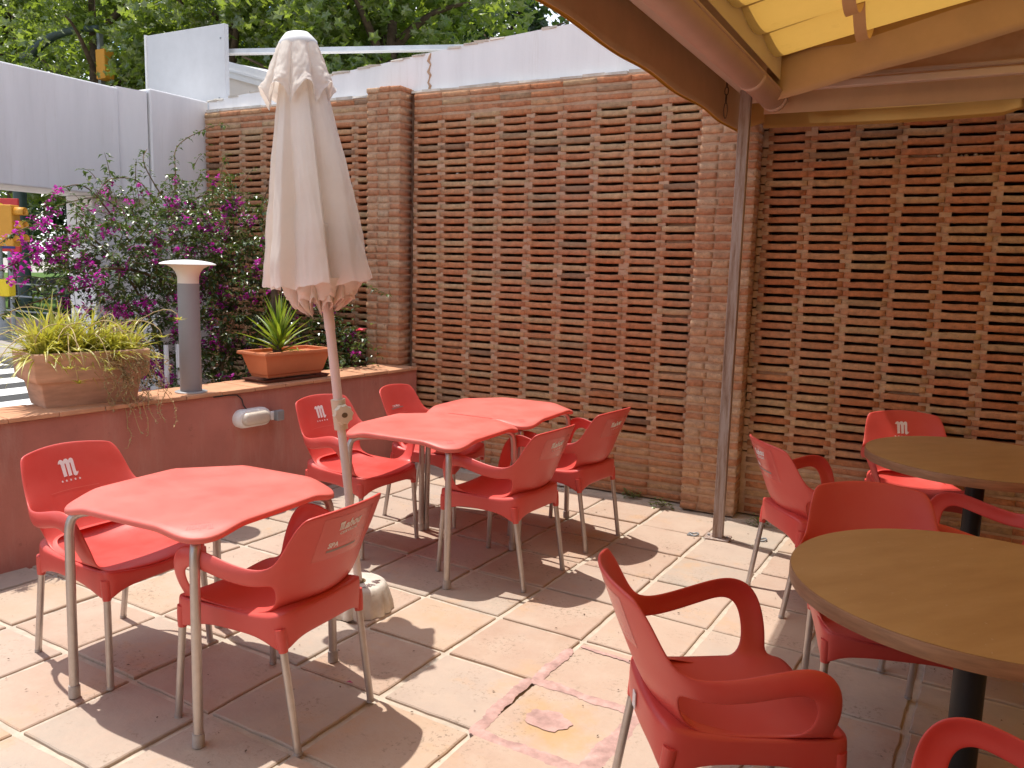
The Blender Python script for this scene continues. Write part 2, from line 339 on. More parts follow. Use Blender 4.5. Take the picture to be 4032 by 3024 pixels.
M['pebble'] = simple('pale_pebble', (0.50, 0.45, 0.39), 0.9, 0.2, var=0.3, scale=30)
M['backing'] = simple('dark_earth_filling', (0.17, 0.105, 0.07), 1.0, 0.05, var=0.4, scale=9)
M['asphalt'] = simple('asphalt', (0.075, 0.073, 0.072), 0.95, 0.2, var=0.2, scale=30, bmp=0.5, bscale=200)
M['pave'] = simple('street_paving', (0.36, 0.32, 0.29), 0.9, 0.2, var=0.15, scale=5)
M['road_paint'] = simple('road_paint', (0.74, 0.73, 0.70), 0.8, 0.2, var=0.1, scale=12)
M['grass'] = simple('lawn', (0.08, 0.14, 0.03), 1.0, 0.1, var=0.4, scale=8, bmp=1, bscale=60)
M['amber'] = simple('amber_signal_housing', (0.66, 0.30, 0.035), 0.5, 0.4, var=0.06)
M['sign_red'] = simple('red_sign', (0.62, 0.05, 0.05), 0.5, 0.4); M['sign_blue'] = simple('blue_sign', (0.035, 0.04, 0.20), 0.5, 0.4)
M['yellow_print'] = simple('yellow_print', (0.80, 0.58, 0.03), 0.5, 0.3, var=0.03)
M['steel'] = simple('grey_steel', (0.28, 0.30, 0.32), 0.5, 0.5, 0.4); M['dark_green_steel'] = simple('dark_green_steel', (0.035, 0.06, 0.055), 0.5, 0.5)
M['stone'] = simple('pink_granite', (0.36, 0.25, 0.22), 0.8, 0.3, var=0.2, scale=40)
M['galv'] = simple('galvanised_bar', (0.55, 0.56, 0.58), 0.4, 0.5, 0.6, 0.15, 5)
M['petal'] = simple('fallen_petal', (0.45, 0.05, 0.16), 0.7); M['dead_leaf'] = simple('dead_leaf', (0.10, 0.06, 0.035), 0.9)
M['sheet'] = simple('old_white_concrete', (0.62, 0.57, 0.50), 0.9, 0.2, var=0.25, scale=9, bmp=0.5, bscale=40)

# ------------------------------------------------------------------ ground, street
WALL_Y, PIL_Y = 5.45, 5.32
mb = MB(); mb.add([(-400, -400, -0.10), (400, -400, -0.10), (400, 400, -0.10), (-400, 400, -0.10)], [(0, 1, 2, 3)])
structure(mb.build('ground', M['pave']))
# street (asphalt) west of the portico
mb = MB(); mb.add([(-17.5, -30, -0.094), (-8.6, -30, -0.094), (-8.6, 7.4, -0.094), (-17.5, 7.4, -0.094)], [(0, 1, 2, 3)])
road = structure(mb.build('road', M['asphalt']))
for k in range(9):
    mb = MB(); x0 = -16.9 + k*0.92
    mb.add([(x0, 4.3, -0.09), (x0+0.5, 4.3, -0.09), (x0+0.5, 7.3, -0.09), (x0, 7.3, -0.09)], [(0, 1, 2, 3)])
    mb.build('crossing_stripe', M['road_paint'], road)
mb = MB(); mb.box((-30, 7.4, -0.2), (-7.2, 9.2, 0.02)); structure(mb.build('pavement', M['pave'], bevel=0.02))
mb = MB(); mb.box((-34, 10.4, -0.3), (-5, 10.7, 0.22)); tag(mb.build('kerb_wall', M['stone'], bevel=0.02), 'low pink granite kerb wall edging the lawn across the street', 'kerb wall')
mb = MB(); mb.add([(-60, 10.7, 0.12), (10, 10.7, 0.12), (10, 60, 0.5), (-60, 60, 0.5)], [(0, 1, 2, 3)]); structure(mb.build('lawn', M['grass']))

# ------------------------------------------------------------------ terrace floor: grout bed + individual tiles
mb = MB(); mb.add([(-4.25, -2.2, -0.012), (3.6, -2.2, -0.012), (3.6, 5.62, -0.012), (-4.25, 5.62, -0.012)], [(0, 1, 2, 3)])
mb.add([(-4.25, -2.2, -0.1), (3.6, -2.2, -0.1), (3.6, 5.62, -0.1), (-4.25, 5.62, -0.1)], [(0, 1, 2, 3)])
floor = structure(mb.build('terrace_floor', M['grout']))
TP = 0.425; TA = R(-2.3); T0 = Vector((-1.746, 2.713))
tB = Vector((math.cos(TA), math.sin(TA))); tA = Vector((-math.sin(TA), math.cos(TA)))
def node(i, j): return T0 + tA*(TP*i) + tB*(TP*j)
def tile_mesh(seed, mat):
    rng = random.Random(seed); h = 0.1985; n = 6; ring = []
    def edge(a, b):
        for k in range(n):
            t = k/n; p = a.lerp(b, t); q = 0.0028
            yield p + Vector((rng.uniform(-q, q), rng.uniform(-q, q)))
    c = [Vector((-h, -h)), Vector((h, -h)), Vector((h, h)), Vector((-h, h))]
    c = [p + Vector((rng.uniform(-.004, .004), rng.uniform(-.004, .004))) for p in c]
    for a in range(4): ring += list(edge(c[a], c[(a+1) % 4]))
    m = MB(); k = len(ring)
    vs = [(p.x, p.y, -0.02) for p in ring] + [(p.x, p.y, -0.004) for p in ring] + [(p.x*0.978, p.y*0.978, 0.0) for p in ring]
    fs = [tuple(range(2*k, 3*k))]
    for r_ in range(2): fs += [(r_*k+i, r_*k+(i+1) % k, (r_+1)*k+(i+1) % k, (r_+1)*k+i) for i in range(k)]
    m.add(vs, fs); return m.mesh('tile', mat)
tms = [tile_mesh(i, M['tile']) for i in range(8)]; rust = tile_mesh(99, M['tile_rust'])
for i in range(-9, 7):
    for j in range(-7, 13):
        c = node(i+0.5, j+0.5)
        if c.x < -4.2 or c.x > 3.3 or c.y > 5.33 or c.y < -1.6: continue
        me = rust if (i, j) == (-1, 1) else random.choice(tms)
        o = link('tile', me, floor, (c.x, c.y, ru(-0.0035, 0.002)), (ru(-.006, .006), ru(-.006, .006), TA + random.choice((0, 1, 2, 3))*math.pi/2 + ru(-.006, .006)))
        if me is rust: o['label'] = 'orange stained tile framed by red cement joints'
# red cement smeared along joints of the rusty tile
def smear(a, b, w, seed, z=0.0028):
    rng = random.Random(seed); a = Vector(a); b = Vector(b); d = (b-a); ln = d.length; d.normalize(); nrm = Vector((-d.y, d.x))
    n = int(ln/0.012); vs = []; fs = []
    for k in range(n+1):
        s = k/n; p = a.lerp(b, s); w1 = w*(0.75+0.5*noise.noise((seed*7+s*9*ln, 0.3, 1))) + rng.uniform(-.004, .004); w2 = w*(0.75+0.5*noise.noise((seed*3+s*9*ln, 5.3, 2))) + rng.uniform(-.004, .004)
        e = min(1, 6*min(s, 1-s)*ln/w*0.25+0.25)
        vs += [(*(p+nrm*w1*e), 0.0002), (*(p+nrm*w1*e*0.5), z+rng.uniform(0, .002)), (*p, z-0.002+rng.uniform(0, .004)), (*(p-nrm*w2*e*0.5), z+rng.uniform(0, .002)), (*(p-nrm*w2*e), 0.0002)]
    for k in range(n):
        for q in range(4): fs.append((k*5+q, (k+1)*5+q, (k+1)*5+q+1, k*5+q+1))
    return vs, fs
sm = [((0, .95), (-1.05, 1), .034), ((-1.0, .95), (-1, 2.1), .036), ((-1.05, 2), (.1, 2.02), .04), ((0, .97), (0, 2.05), .035), ((.75, 1), (0, 1), .036), ((.86, 1.05), (.83, 1.95), .014), ((.02, 2.02), (.05, 2.35), .03), ((.55, 2.02), (.72, 2.05), .05)]
for k, (a, b, w) in enumerate(sm):
    m = MB(); m.add(*smear(node(*a), node(*b), w, 11+k)); o = m.build('cement_smear', M['paint'], floor, smooth=True); o['label'] = 'dried red cement smeared over a tile joint'
m = MB(); c = node(-.52, 1.42); vs = [(c.x, c.y, 0.0032)]
for k in range(26):
    th = k/26*2*math.pi; r = 0.062*(1+0.35*noise.noise((math.cos(th)*2, math.sin(th)*2, 3))); vs.append((c.x+r*1.35*math.cos(th), c.y+r*math.sin(th), 0.0022))
m.add(vs, [(0, 1+k, 1+(k+1) % 26) for k in range(26)]); o = m.build('cement_smear', M['paint'], floor); o['label'] = 'red cement splotch in the middle of the rusty tile'

# ------------------------------------------------------------------ brick wall
wall = thing('brick_wall', 'tall terracotta brick lattice wall with slots and two pilasters', 'brick wall', (-3.0, WALL_Y, 0))
WX, WYO = -3.0, WALL_Y
PITCHZ, BH, BL = 0.056, 0.0368, 0.257
def brick_mesh(seed, ln, h, d, mat, name):
    rng = random.Random(seed); segs = 5; m = MB(); ring = [(-1, -1), (-1, 1), (0.9, 1), (1.0, 0.66), (1.0, -0.66), (0.9, -1)]
    # ring in (depth toward viewer, height); viewer is -y
    for i in range(segs+1):
        t = -0.5 + i/segs; endf = 0.99 if i in (0, segs) else 1.0
        off = (rng.uniform(-.0022, .0022), rng.uniform(-.0015, .0015))
        for (a, b) in ring:
            y = -(d if a > -1 else 0.0)*(1.0 if a >= 1 else 0.968 if a > -1 else 0) + (off[0] if a > 0 else 0)
            m.v.append((t*ln*(0.992 if i in (0, segs) else 1)+rng.uniform(-.0015, .0015)*(i not in (0, segs)), y, b*h/2*endf + off[1] + rng.uniform(-.0013, .0013)))
    k = len(ring)
    for i in range(segs):
        for q in range(k): m.f.append((i*k+q, (i+1)*k+q, (i+1)*k+(q+1) % k, i*k+(q+1) % k))
    m.f.append(tuple(range(k))); m.f.append(tuple(segs*k+q for q in range(k))[::-1])
    return m.mesh(name, mat, True)
bms = [brick_mesh(i, 0.2575, BH, 0.125, M['brick'], 'brick') for i in range(12)]
pms = [brick_mesh(50+i, 0.118, 0.041, 0.16, M['pbrick'], 'pilaster_brick') for i in range(10)]
ZL0, ZL1 = 0.455, 2.705            # first and last slot centre
nslot = int(round((ZL1-ZL0)/PITCHZ))
cour = [ZL0 - PITCHZ/2 + PITCHZ*k for k in range(-8, nslot+6)]
panels = [(-6.22, -4.17, 0), (-3.884, -1.50, 1), (-1.19, 3.3, 2)]
items = []; joints = {}
for (xa, xb, pi_) in panels:
    x_al = -3.884 + 0.0 if pi_ == 1 else (-1.155 if pi_ == 2 else -4.22)
    k0 = math.floor((xa-x_al)/BL); xs = [x_al + BL*k for k in range(k0, int((xb-x_al)/BL)+2)]
    joints[pi_] = xs
    for z in cour:
        if z > 2.93 or z < 0: continue
        solid = z < ZL0 - PITCHZ or z > ZL1 + PITCHZ
        sh = ru(-.12, .12) if (solid and False) else ru(-.006, .006)
        for x in xs:
            a, b = x+sh, x+sh+BL
            if b < xa+0.05 or a > xb-0.05: continue
            cx = (max(a, xa)+min(b, xb))/2; sx = (min(b, xb)-max(a, xa))/BL
            items.append((cx, WALL_Y, z + ru(-.0018, .0018), sx, 'b', pi_))
PX = [(-4.25, -3.92), (-1.553, -1.183)]
for pi_, (xa, xb) in enumerate(PX):
    w = (xb-xa)/3
    for z in [0.028 + PITCHZ*k for k in range(53)]:
        if z > 2.96: continue
        s = ru(-.012, .012)
        cuts = [xa, xa+w+s+ru(-.008, .008), xa+2*w+s+ru(-.008, .008), xb]
        for a, b in zip(cuts, cuts[1:]):
            items.append(((a+b)/2, WALL_Y+0.03, z + ru(-.002, .002), (b-a-0.006)/0.118*1.0, 'p', pi_))
def score(it):
    x, y, z = it[0], it[1], it[2]; return x*x + y*y + (z-1.6)**2
def visible(it):
    x, y, z = it[0], it[1], it[2]
    if x > 0.45: return False
    if it[4] == 'b' and it[5] == 0 and z < 1.0: return False
    return z > 0.0
bl = sorted([i for i in items if i[4] == 'b' and visible(i)], key=score); pl = sorted([i for i in items if i[4] == 'p'], key=score)
single = set(id(i) for i in bl[:300]) | set(id(i) for i in pl[:300])
rest = {'b': MB(), 'p': MB()}
for it in items:
    cx, cy, z, sx, kind, pi_ = it
    me = random.choice(bms if kind == 'b' else pms)
    dy = ru(-.004, .004) - (0 if kind == 'b' else 0.0); rx = ru(-.02, .02); rz = ru(-.008, .008); ry = ru(-.004, .004)
    if kind == 'b': dy += 0.0
    flip = random.choice((0, 1))
    base_y = (WALL_Y + 0.125) if kind == 'b' else (PIL_Y + 0.16)
    if id(it) in single:
        o = link('brick' if kind == 'b' else 'pilaster_brick', me, wall, (cx-WX, base_y+dy-WYO, z), (0, ry, rz)); o.scale = (sx*0.992, 1, ru(.94, 1.06)*(-1 if flip and False else 1))
    else:
        r_ = rest[kind]; o = len(r_.v); sz = ru(.94, 1.06)
        r_.v += [(cx-WX+v.co.x*sx*0.992, base_y+dy-WYO+v.co.y+rz*v.co.x, z+v.co.z*sz+ry*v.co.x) for v in me.vertices]
        r_.f += [tuple(i+o for i in p.vertices) for p in me.polygons]
stuff(rest['b'].build('brick_field', M['brick'], wall, smooth=True))
if rest['p'].v: stuff(rest['p'].build('pilaster_brick_field', M['pbrick'], wall, smooth=True))
# mortar: piers between slots, solid bands, pilaster cores, backing
mo = MB()
for (xa, xb, pi_) in panels:
    for x in joints[pi_]:
        if x < xa-0.03 or x > xb+0.03: continue
        for k in range(nslot+1):
            z = ZL0 + PITCHZ*k; hw1 = ru(.027, .040); hw2 = ru(.027, .040)
            mo.box((max(x-hw1, xa)-WX, 0.007+ru(-.005, .006), z-PITCHZ*0.44), (min(x+hw2, xb)-WX, 0.13, z+PITCHZ*0.44), 0.0035)
    mo.box((xa-WX, 0.007, 0), (xb-WX, 0.13, ZL0-PITCHZ*0.6)); mo.box((xa-WX, 0.007, ZL1+PITCHZ*0.6), (xb-WX, 0.13, 2.925))
for xa, xb in PX: mo.box((xa+0.007-WX, PIL_Y+0.008-WYO, 0), (xb-0.007-WX, 0.14, 2.955))
mo.build('mortar', M['mortar'], wall)
# filled slots here and there
fl = MB()
for k in range(26):
    pi_ = random.choice((0, 1, 1, 2)); xa, xb, _ = panels[pi_]; x = random.choice([q for q in joints[pi_] if xa < q < min(xb, 0.4)-0.2]); z = ZL0 + PITCHZ*random.randint(0, nslot)
    fl.box((x+.03-WX, 0.03+ru(0, .03), z-.02), (x+BL-.03-WX, 0.1, z+ru(-.004, .02)), 0.006)
fl.build('mortar_fill', M['mortar'], wall)
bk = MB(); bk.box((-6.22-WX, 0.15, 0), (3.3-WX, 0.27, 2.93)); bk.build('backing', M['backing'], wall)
mb = MB()
for k in range(70):
    x = ru(-3.85, 0.3)
    if -1.56 < x < -1.17: continue
    z = ZL0 + PITCHZ*33 - 0.0125; s = ru(.006, .013)
    if min(abs(x-j) for p_ in (1, 2) for j in joints[p_]) < 0.045: continue
    o = len(mb.v); cx, cy, cz = x-WX, 0.02+ru(0, .05), z+s*0.8
    mb.lathe([(0.001, -s*.8), (s*.8, -s*.5), (s*1.1, 0), (s*.7, s*.6), (0.001, s*.8)], 7, (cx, cy, cz), False)
stuff(mb.build('pebbles', M['pebble'], wall, smooth=True))

# white parapet on the wall head, rising to the right
pp = MB(); X = [(-6.22, 3.03), (-5.4, 3.09), (-4.8, 3.145), (-4.3, 3.18), (-3.79, 3.226), (-3.2, 3.27), (-2.62, 3.305), (0.5, 3.42), (3.3, 3.42)]
vs = []
for x, z in X: vs += [(x, 5.505, 2.926), (x, 5.505, z), (x, 5.80, z), (x, 5.80, 2.926)]
fs = []
for i in range(len(X)-1):
    for q in range(4): fs.append((i*4+q, (i+1)*4+q, (i+1)*4+(q+1) % 4, i*4+(q+1) % 4))
fs += [(0, 1, 2, 3), tuple((len(X)-1)*4+q for q in (3, 2, 1, 0))]
par = thing('parapet', 'white rendered parapet rising along the top of the brick wall', 'parapet', (0, 0, 0))
pp.add(vs, fs); pp.build('parapet_body', M['white_wall'], par)
m = MB()
for i in range(40):
    x0 = -6.2 + i*0.17; z = 2.934
    m.box((x0, 5.462+ru(-.012, .006), z-.012), (x0+.168, 5.52, z+ru(.004, .014)), 0.003)
m.build('mortar_ledge', M['sheet'], par)
m = MB(); m.tube([(-3.78+.012*math.sin(k*2.1), 5.503, 2.95+k*0.027) for k in range(11)], [0.009+0.004*math.sin(k*1.7) for k in range(11)], 6); o = m.build('crack_repair', M['mortar'], par)
m = MB()
for i in range(30):
    a = random.choice(range(len(X)-3)); t = rnd(); x = X[a][0]*(1-t)+X[a+1][0]*t; z = X[a][1]*(1-t)+X[a+1][1]*t; m.box((x-.06, 5.499, z-.008), (x+.06, 5.52, z+.006), 0.006)
stuff(m.build('chipped_edge', M['sheet'], par))

# ------------------------------------------------------------------ portico: beam + pier, sheet panel, roof light, bar
por = thing('portico', 'white rendered portico beam and pier left of the brick wall', 'portico', (-6.4, 5.0, 0))
m = MB(); m.box((-0.45, -9.5, 2.10), (0.10, -0.37, 2.985)); m.build('beam', M['white_wall'], por, bevel=0.012)
m = MB(); m.box((-0.5, -0.10, -0.1), (0.15, 0.52, 3.03)); m.build('pier', M['white_wall'], por, bevel=0.012)
m = MB(); m.add([(0.13, -0.12, 2.1), (0.13, -0.12, 3.0), (0.08, -0.38, 3.0), (0.08, -0.38, 2.1), (-.46, -.12, 2.1), (-.46, -.12, 3.0), (-.44, -.38, 3.0), (-.44, -.38, 2.1)], [(0, 1, 2, 3), (4, 7, 6, 5), (1, 5, 6, 2), (0, 3, 7, 4)]); m.build('haunch', M['white_wall'], por)
m = MB(); m.box((-0.40, -0.55, -0.1), (-0.05, -0.101, 2.098)); m.build('inner_pier', M['white_wall'], por, bevel=0.01)
pn = thing('sheet_panel', 'upright light grey metal sheet panel behind the portico pier', 'panel', (-6.66, 5.62, 2.66))
m = MB(); m.add([(-.535, 0, 0.2), (.53, 0, 0.2), (.53, 0, 1.075), (-.535, 0, 1.075), (-.535, .05, 0.2), (.53, .05, 0.2), (.53, .05, 1.075), (-.535, .05, 1.075)], [(0, 1, 2, 3), (5, 4, 7, 6), (1, 5, 6, 2), (4, 0, 3, 7), (3, 2, 6, 7), (0, 4, 5, 1)]); m.build('sheet', M['white_metal'], pn, bevel=0.004)
m = MB(); m.box((-.555, -.012, 0.2), (-.535, .06, 1.08)); m.build('edge_trim', M['white_gloss'], pn)
for (x, z) in ((-.5, .45), (.48, .95), (.45, .42), (.50, .33)):
    m = MB(); m.tube([(x, -.001, z), (x, -.006, z)], .008, 8); m.build('bolt', M['steel'], pn)
rl = thing('glazed_roof', 'white framed glazed roof slope behind the metal sheet panel', 'roof', (-6.8, 6.2, 3.2))
def slope(z0, z1, th, y0, y1): return [(0, y0, z0), (1.9, y0, z0-z1), (1.9, y1, z0-z1), (0, y1, z0), (0, y0, z0-th), (1.9, y0, z0-z1-th), (1.9, y1, z0-z1-th), (0, y1, z0-th)]
BF = [(0, 1, 2, 3), (4, 7, 6, 5), (0, 4, 5, 1), (3, 2, 6, 7), (0, 3, 7, 4), (1, 5, 6, 2)]
m = MB(); m.add(slope(.405, .52, .155, 0, .1), BF); m.build('rafter', M['white_gloss'], rl)
m = MB(); m.add(slope(.33, .52, .02, -.012, -.001), BF); m.build('drip_edge', M['white_gloss'], rl)
m = MB(); m.add([(0, .03, .25), (1.9, .03, -.27), (1.9, .03, -.6), (0, .03, -.6)], [(0, 1, 2, 3)]); m.build('pane', M['opal'], rl)
m = MB(); m.add([(0, .101, .40), (1.9, .101, -.12), (1.9, 2.5, .1), (0, 2.5, .6)], [(0, 1, 2, 3)]); m.build('roof_sheet', M['white_metal'], rl)
bA, bB = Vector((-6.40, 5.66, 3.520)), Vector((-4.12, 6.56, 3.552))
br = thing('metal_bar', 'long galvanised bar spanning above the wall behind the parasol', 'metal bar', bA)
bd = (bB-bA); bn = Vector((bd.y, -bd.x, 0)).normalized()
m = MB(); m.obox(bd*.5, bd*.5, bn*.02, (0, 0, .018)); m.build('bar', M['galv'], br)
m = MB(); m.obox(bd*.5 + Vector((0, 0, -.027)) + bn*.006, bd*.5, bn*.026, (0, 0, .006)); m.build('flange', M['white_gloss'], br)
m = MB(); m.obox(bd*.97 + Vector((0, .04, -.3)), (.02, 0, 0), (0, .02, 0), (0, 0, .3)); m.build('bracket', M['galv'], br)
# unseen building added right of and behind the viewpoint to deepen the awning shade
bf = thing('added_building', 'unseen cream rendered building added on the right and behind to deepen the shade', 'building', (3.5, 0, 0))
m = MB(); m.box((0, -6, -.1), (.3, 5.9, 4.6)); m.build('side_wall', M['cream_wall'], bf)
m = MB(); m.box((-4.6, -6, -.1), (0, -2.55, 2.9)); m.build('front_wall', M['cream_wall'], bf)
m = MB(); m.box((-3.4, -2.56, .0), (-2.4, -2.50, 2.1)); m.build('door', M['wood_edge'], bf)
m = MB(); m.box((-2.0, -2.56, .9), (-.5, -2.50, 2.1)); m.build('window', M['black'], bf)
# ------------------------------------------------------------------ low wall with tile coping
LW0 = Vector((-4.115, 2.05)); lt = Vector((0.097, 1.0)).normalized(); ln_ = Vector((-lt.y, lt.x))
def lw(s, off, z=0.0): p = LW0 + lt*s + ln_*off; return Vector((p.x, p.y, z))
LWROT = math.atan2(lt.y, lt.x) - math.pi/2
low = thing('low_wall', 'low maroon rendered wall topped with terracotta coping tiles', 'low wall', (LW0.x, LW0.y, 0), LWROT)
LTOP = 0.762
m = MB(); m.box((-0.31, -4.2, -0.1), (0.0, 3.36, LTOP)); m.build('wall_body', M['low_wall'], low, bevel=0.006)
y = -4.2
cms = []
while y < 3.3:
    w = 0.248; w = min(w, 3.345-y)
    m = MB(); m.box((-0.325, y+.003, LTOP+.001), (0.022, y+w-.003, LTOP+.024), 0.0025); m.build('coping_tile', M['coping'], low, bevel=0.004); y += w
m = MB(); m.box((-.31, -4.2, LTOP), (0.012, 3.34, LTOP+.012)); m.build('coping_bed', M['grout'], low)
m = MB()
for k in range(14): th = k/14*6.283; m.v.append((0.003, .10+.045*math.cos(th), .13+.06*math.sin(th)*(1+.2*math.sin(3*th))))
m.f.append(tuple(range(14))); m.build('drain_hole', M['soil'], low)
CT = LTOP + 0.024
# planting bed behind
m = MB(); m.add([(-6.2, -2, 0.25), (-4.2, -2, 0.25), (-4.1, 5.45, 0.25), (-6.2, 5.45, 0.25)], [(0, 1, 2, 3)]); structure(m.build('planting_bed', M['soil']))

# bollard lamp
lp = lw(1.37, 0.10, CT); t = thing('bollard_lamp', 'grey bollard lamp with white flared mushroom head on the low wall', 'lamp', lp)
m = MB(); m.lathe([(0.095, 0), (0.095, 0.006), (0.09, 0.008), (0.066, 0.008)], 32); m.build('base_flange', M['galv'], t, sharp=40)
m = MB(); m.lathe([(0.063, 0.006), (0.0625, 0.66)], 36); m.build('column', M['lamp_grey'], t, sharp=40)
m = MB(); m.lathe([(0.061, 0.66), (0.062, 0.70), (0.07, 0.725), (0.088, 0.75), (0.115, 0.765), (0.14, 0.772)], 36); m.build('diffuser', M['opal'], t, sharp=40)
m = MB(); m.lathe([(0.155, 0.770), (0.162, 0.774), (0.158, 0.780), (0.13, 0.789), (0.08, 0.797), (0.02, 0.801), (0.001, 0.801)], 40); m.build('cap', M['white_gloss'], t, sharp=40)
# bulkhead light with sensor + cable
t = thing('bulkhead_light', 'small white oval bulkhead light with motion sensor on the low wall', 'wall light', lw(1.72, 0.0, 0.595), LWROT)
def capsule(hl, r, n=10):
    return [(hl+r*math.cos(a), r*math.sin(a)) for a in [(-math.pi/2+math.pi*k/n) for k in range(n+1)]] + [(-hl+r*math.cos(a), r*math.sin(a)) for a in [(math.pi/2+math.pi*k/n) for k in range(n+1)]]
def cap_stack(levels, n=10):
    m = MB(); k = None
    for (hl, r, x) in levels:
        c = capsule(hl, r, n); k = len(c); m.v += [(x, a, b) for a, b in c]
    for i in range(len(levels)-1):
        m.f += [(i*k+q, i*k+(q+1) % k, (i+1)*k+(q+1) % k, (i+1)*k+q) for q in range(k)]
    m.f.append(tuple(range((len(levels)-1)*k, len(levels)*k))); return m
cap_stack([(.075, .058, 0), (.075, .060, .03), (.072, .055, .055), (.068, .045, .062)]).build('housing', M['white_gloss'], t, sharp=50)
cap_stack([(.066, .043, .060), (.064, .040, .078), (.055, .030, .090)]).build('lens', M['glass_lens'], t, smooth=True)
m = MB(); m.box((0.01, .135, -.035), (.05, .20, .02)); m.build('sensor_arm', M['white_gloss'], t, bevel=0.006)
m = MB(); m.box((.045, .155, -.04), (.085, .215, .03)); m.build('sensor', M['steel'], t, bevel=0.008)
cb = MB(); cb.tube([lw(s, o, z) for s, o, z in ((1.45, -.008, .755), (1.55, -.010, .757), (1.62, -.010, .75), (1.655, -.01, .72), (1.665, -.012, .68), (1.69, -.02, .64))], .004, 6)
tag(cb.build('cable', M['cable']), 'thin dark cable running down to the bulkhead light', 'cable')

# ------------------------------------------------------------------ planters and plants
def planter_terracotta():
    t = thing('terracotta_trough', 'big weathered terracotta trough planter holding the spider plant', 'planter', lw(0.775, 0.215, CT), LWROT-R(8))
    m = MB()
    def ring(hx, hy, z, n=8, r=.011):
        out = []
        for cx, cy, a0 in ((hx-r, hy-r, 0), (-hx+r, hy-r, 90), (-hx+r, -hy+r, 180), (hx-r, -hy+r, 270)):
            for k in range(4): a = R(a0+30*k); out.append((cx+r*math.cos(a), cy+r*math.sin(a), z))
        return out
    lv = [(.112, .24, 0), (.115, .244, .012), (.130, .262, .118), (.134, .266, .128), (.152, .288, .140), (.162, .300, .165), (.166, .305, .288), (.161, .300, .295), (.145, .284, .293), (.141, .280, .23)]
    for a in lv: m.v += ring(*a)
    k = 16
    for i in range(len(lv)-1): m.f += [(i*k+q, i*k+(q+1) % k, (i+1)*k+(q+1) % k, (i+1)*k+q) for q in range(k)]
    m.build('trough', M['terracotta'], t, sharp=24)
    m = MB(); m.v = ring(.141, .280, .25); m.f = [tuple(range(16))]; m.build('soil', M['soil'], t)
    return t
planter_terracotta()
def blade(m, base, d, L_, w, droop, segs=7, fold=0.25, twist=0.0):
    # an arching strap leaf with a V fold
    d = Vector(d).normalized(); p = Vector(base); side = d.cross(Vector((0, 0, 1)))
    if side.length < 1e-3: side = Vector((1, 0, 0))
    side.normalize(); side = (Matrix.Rotation(twist, 3, d) @ side); o = len(m.v); st = L_/segs
    for i in range(segs+1):
        t = i/segs; ww = w*(1-t**2.2)*(0.55+0.9*min(t*3, 1)*0.5); up = side.cross(d).normalized()
        m.v += [tuple(p-side*ww+up*ww*fold), tuple(p), tuple(p+side*ww+up*ww*fold)]
        d = (d + Vector((0, 0, -1))*droop*st*(0.4+1.2*t)).normalized(); p = p + d*st
    for i in range(segs):
        a = o+i*3; m.f += [(a, a+3, a+4, a+1), (a+1, a+4, a+5, a+2)]
sp = thing('spider_plant', 'yellow-green spider plant spilling over the terracotta trough', 'plant', lw(0.775, 0.215, CT+.25), LWROT-R(8))
m = MB()
for (cx, cy, n, hgt) in ((0, -.20, 120, 1.0), (.03, -.08, 130, 1.0), (0, .03, 120, .85), (.03, .13, 110, .75), (0, .22, 100, .72), (-.05, -.12, 90, 1.0), (.06, -.22, 60, .85), (.06, .20, 60, .65)):
    for k in range(n):
        a = ru(0, 6.283); el = ru(.2, 1.45); blade(m, (cx+ru(-.05, .05), cy+ru(-.05, .05), 0), (math.cos(a)*math.cos(el), math.sin(a)*math.cos(el), math.sin(el)), ru(.18, .40)*hgt, ru(.005, .010), ru(2.0, 7.0), 7, .35, ru(-.4, .4))
for k in range(12):
    a = ru(0, 6.283); blade(m, (ru(-.05, .05), ru(-.25, .05), 0), (math.cos(a)*.35, math.sin(a)*.35, 1), ru(.26, .38), ru(.007, .011), ru(.4, 2.5))
m.build('foliage', M['spider'], sp, smooth=True)
m = MB(); pups = MB()
def pup(p, n=12, s=.07):
    for k in range(n):
        a = k/n*6.283+ru(-.2, .2); blade(pups, p, (math.cos(a), math.sin(a), ru(.1, .9)), s*ru(.7, 1.2), .005, 9, 4)
for k in range(16):
    a = ru(-2.2, 1.2); L_ = ru(.25, .5); b = Vector((ru(-.08, .08), ru(-.2, .2), .02)); dd = Vector((math.cos(a), math.sin(a), 0))
    e = b + dd*L_ + Vector((0, 0, ru(-.08, .2))); m.tube(bez(b, b+dd*L_*.3+Vector((0, 0, .25)), e+Vector((0, 0, .12)), e, 8), .0025, 5); pup(e, 10, .05)
e = Vector((.20, -.10, -.12)); m.tube(bez((.0, -.1, .0), (.12, -.12, .12), (.19, -.12, .05), e, 8), .003, 5); pup(e, 14, .06)
e = Vector((.18, .12, .02)); pup(e, 16, .08)
m.build('runner', M['dry'], sp, smooth=True); stuff(pups.build('plantlet', M['spider'], sp, smooth=True))
vine = MB(); vl = MB()
for k in range(34):
    y0 = ru(.04, .34); b = Vector((.165, y0, ru(-.02, .05))); ln = ru(.10, .55)*(1 if y0 > .12 else .6); pts = [b]
    for q in range(7): pts.append(pts[-1] + Vector((ru(.0, .012) if q else .03, ru(-.035, .04), -ln/7*ru(.7, 1.2))))
    if pts[-1].z < -.28: pts = [Vector((max(p.x, .215), p.y, p.z)) if p.z < -.15 else p for p in pts]
    pp_ = smooth_path(pts, 4); vine.tube(pp_, .0016, 4)
    for q in pp_[2:]:
        if rnd() < .75:
            for _ in range(2): blade(vl, q, (ru(-1, 1), ru(-1, 1), ru(-.6, .6)), ru(.012, .026), .004, 4, 2)
vine.build('dry_vine', M['dry'], sp, smooth=True); vl.build('dry_leaf', M['dry'], sp)

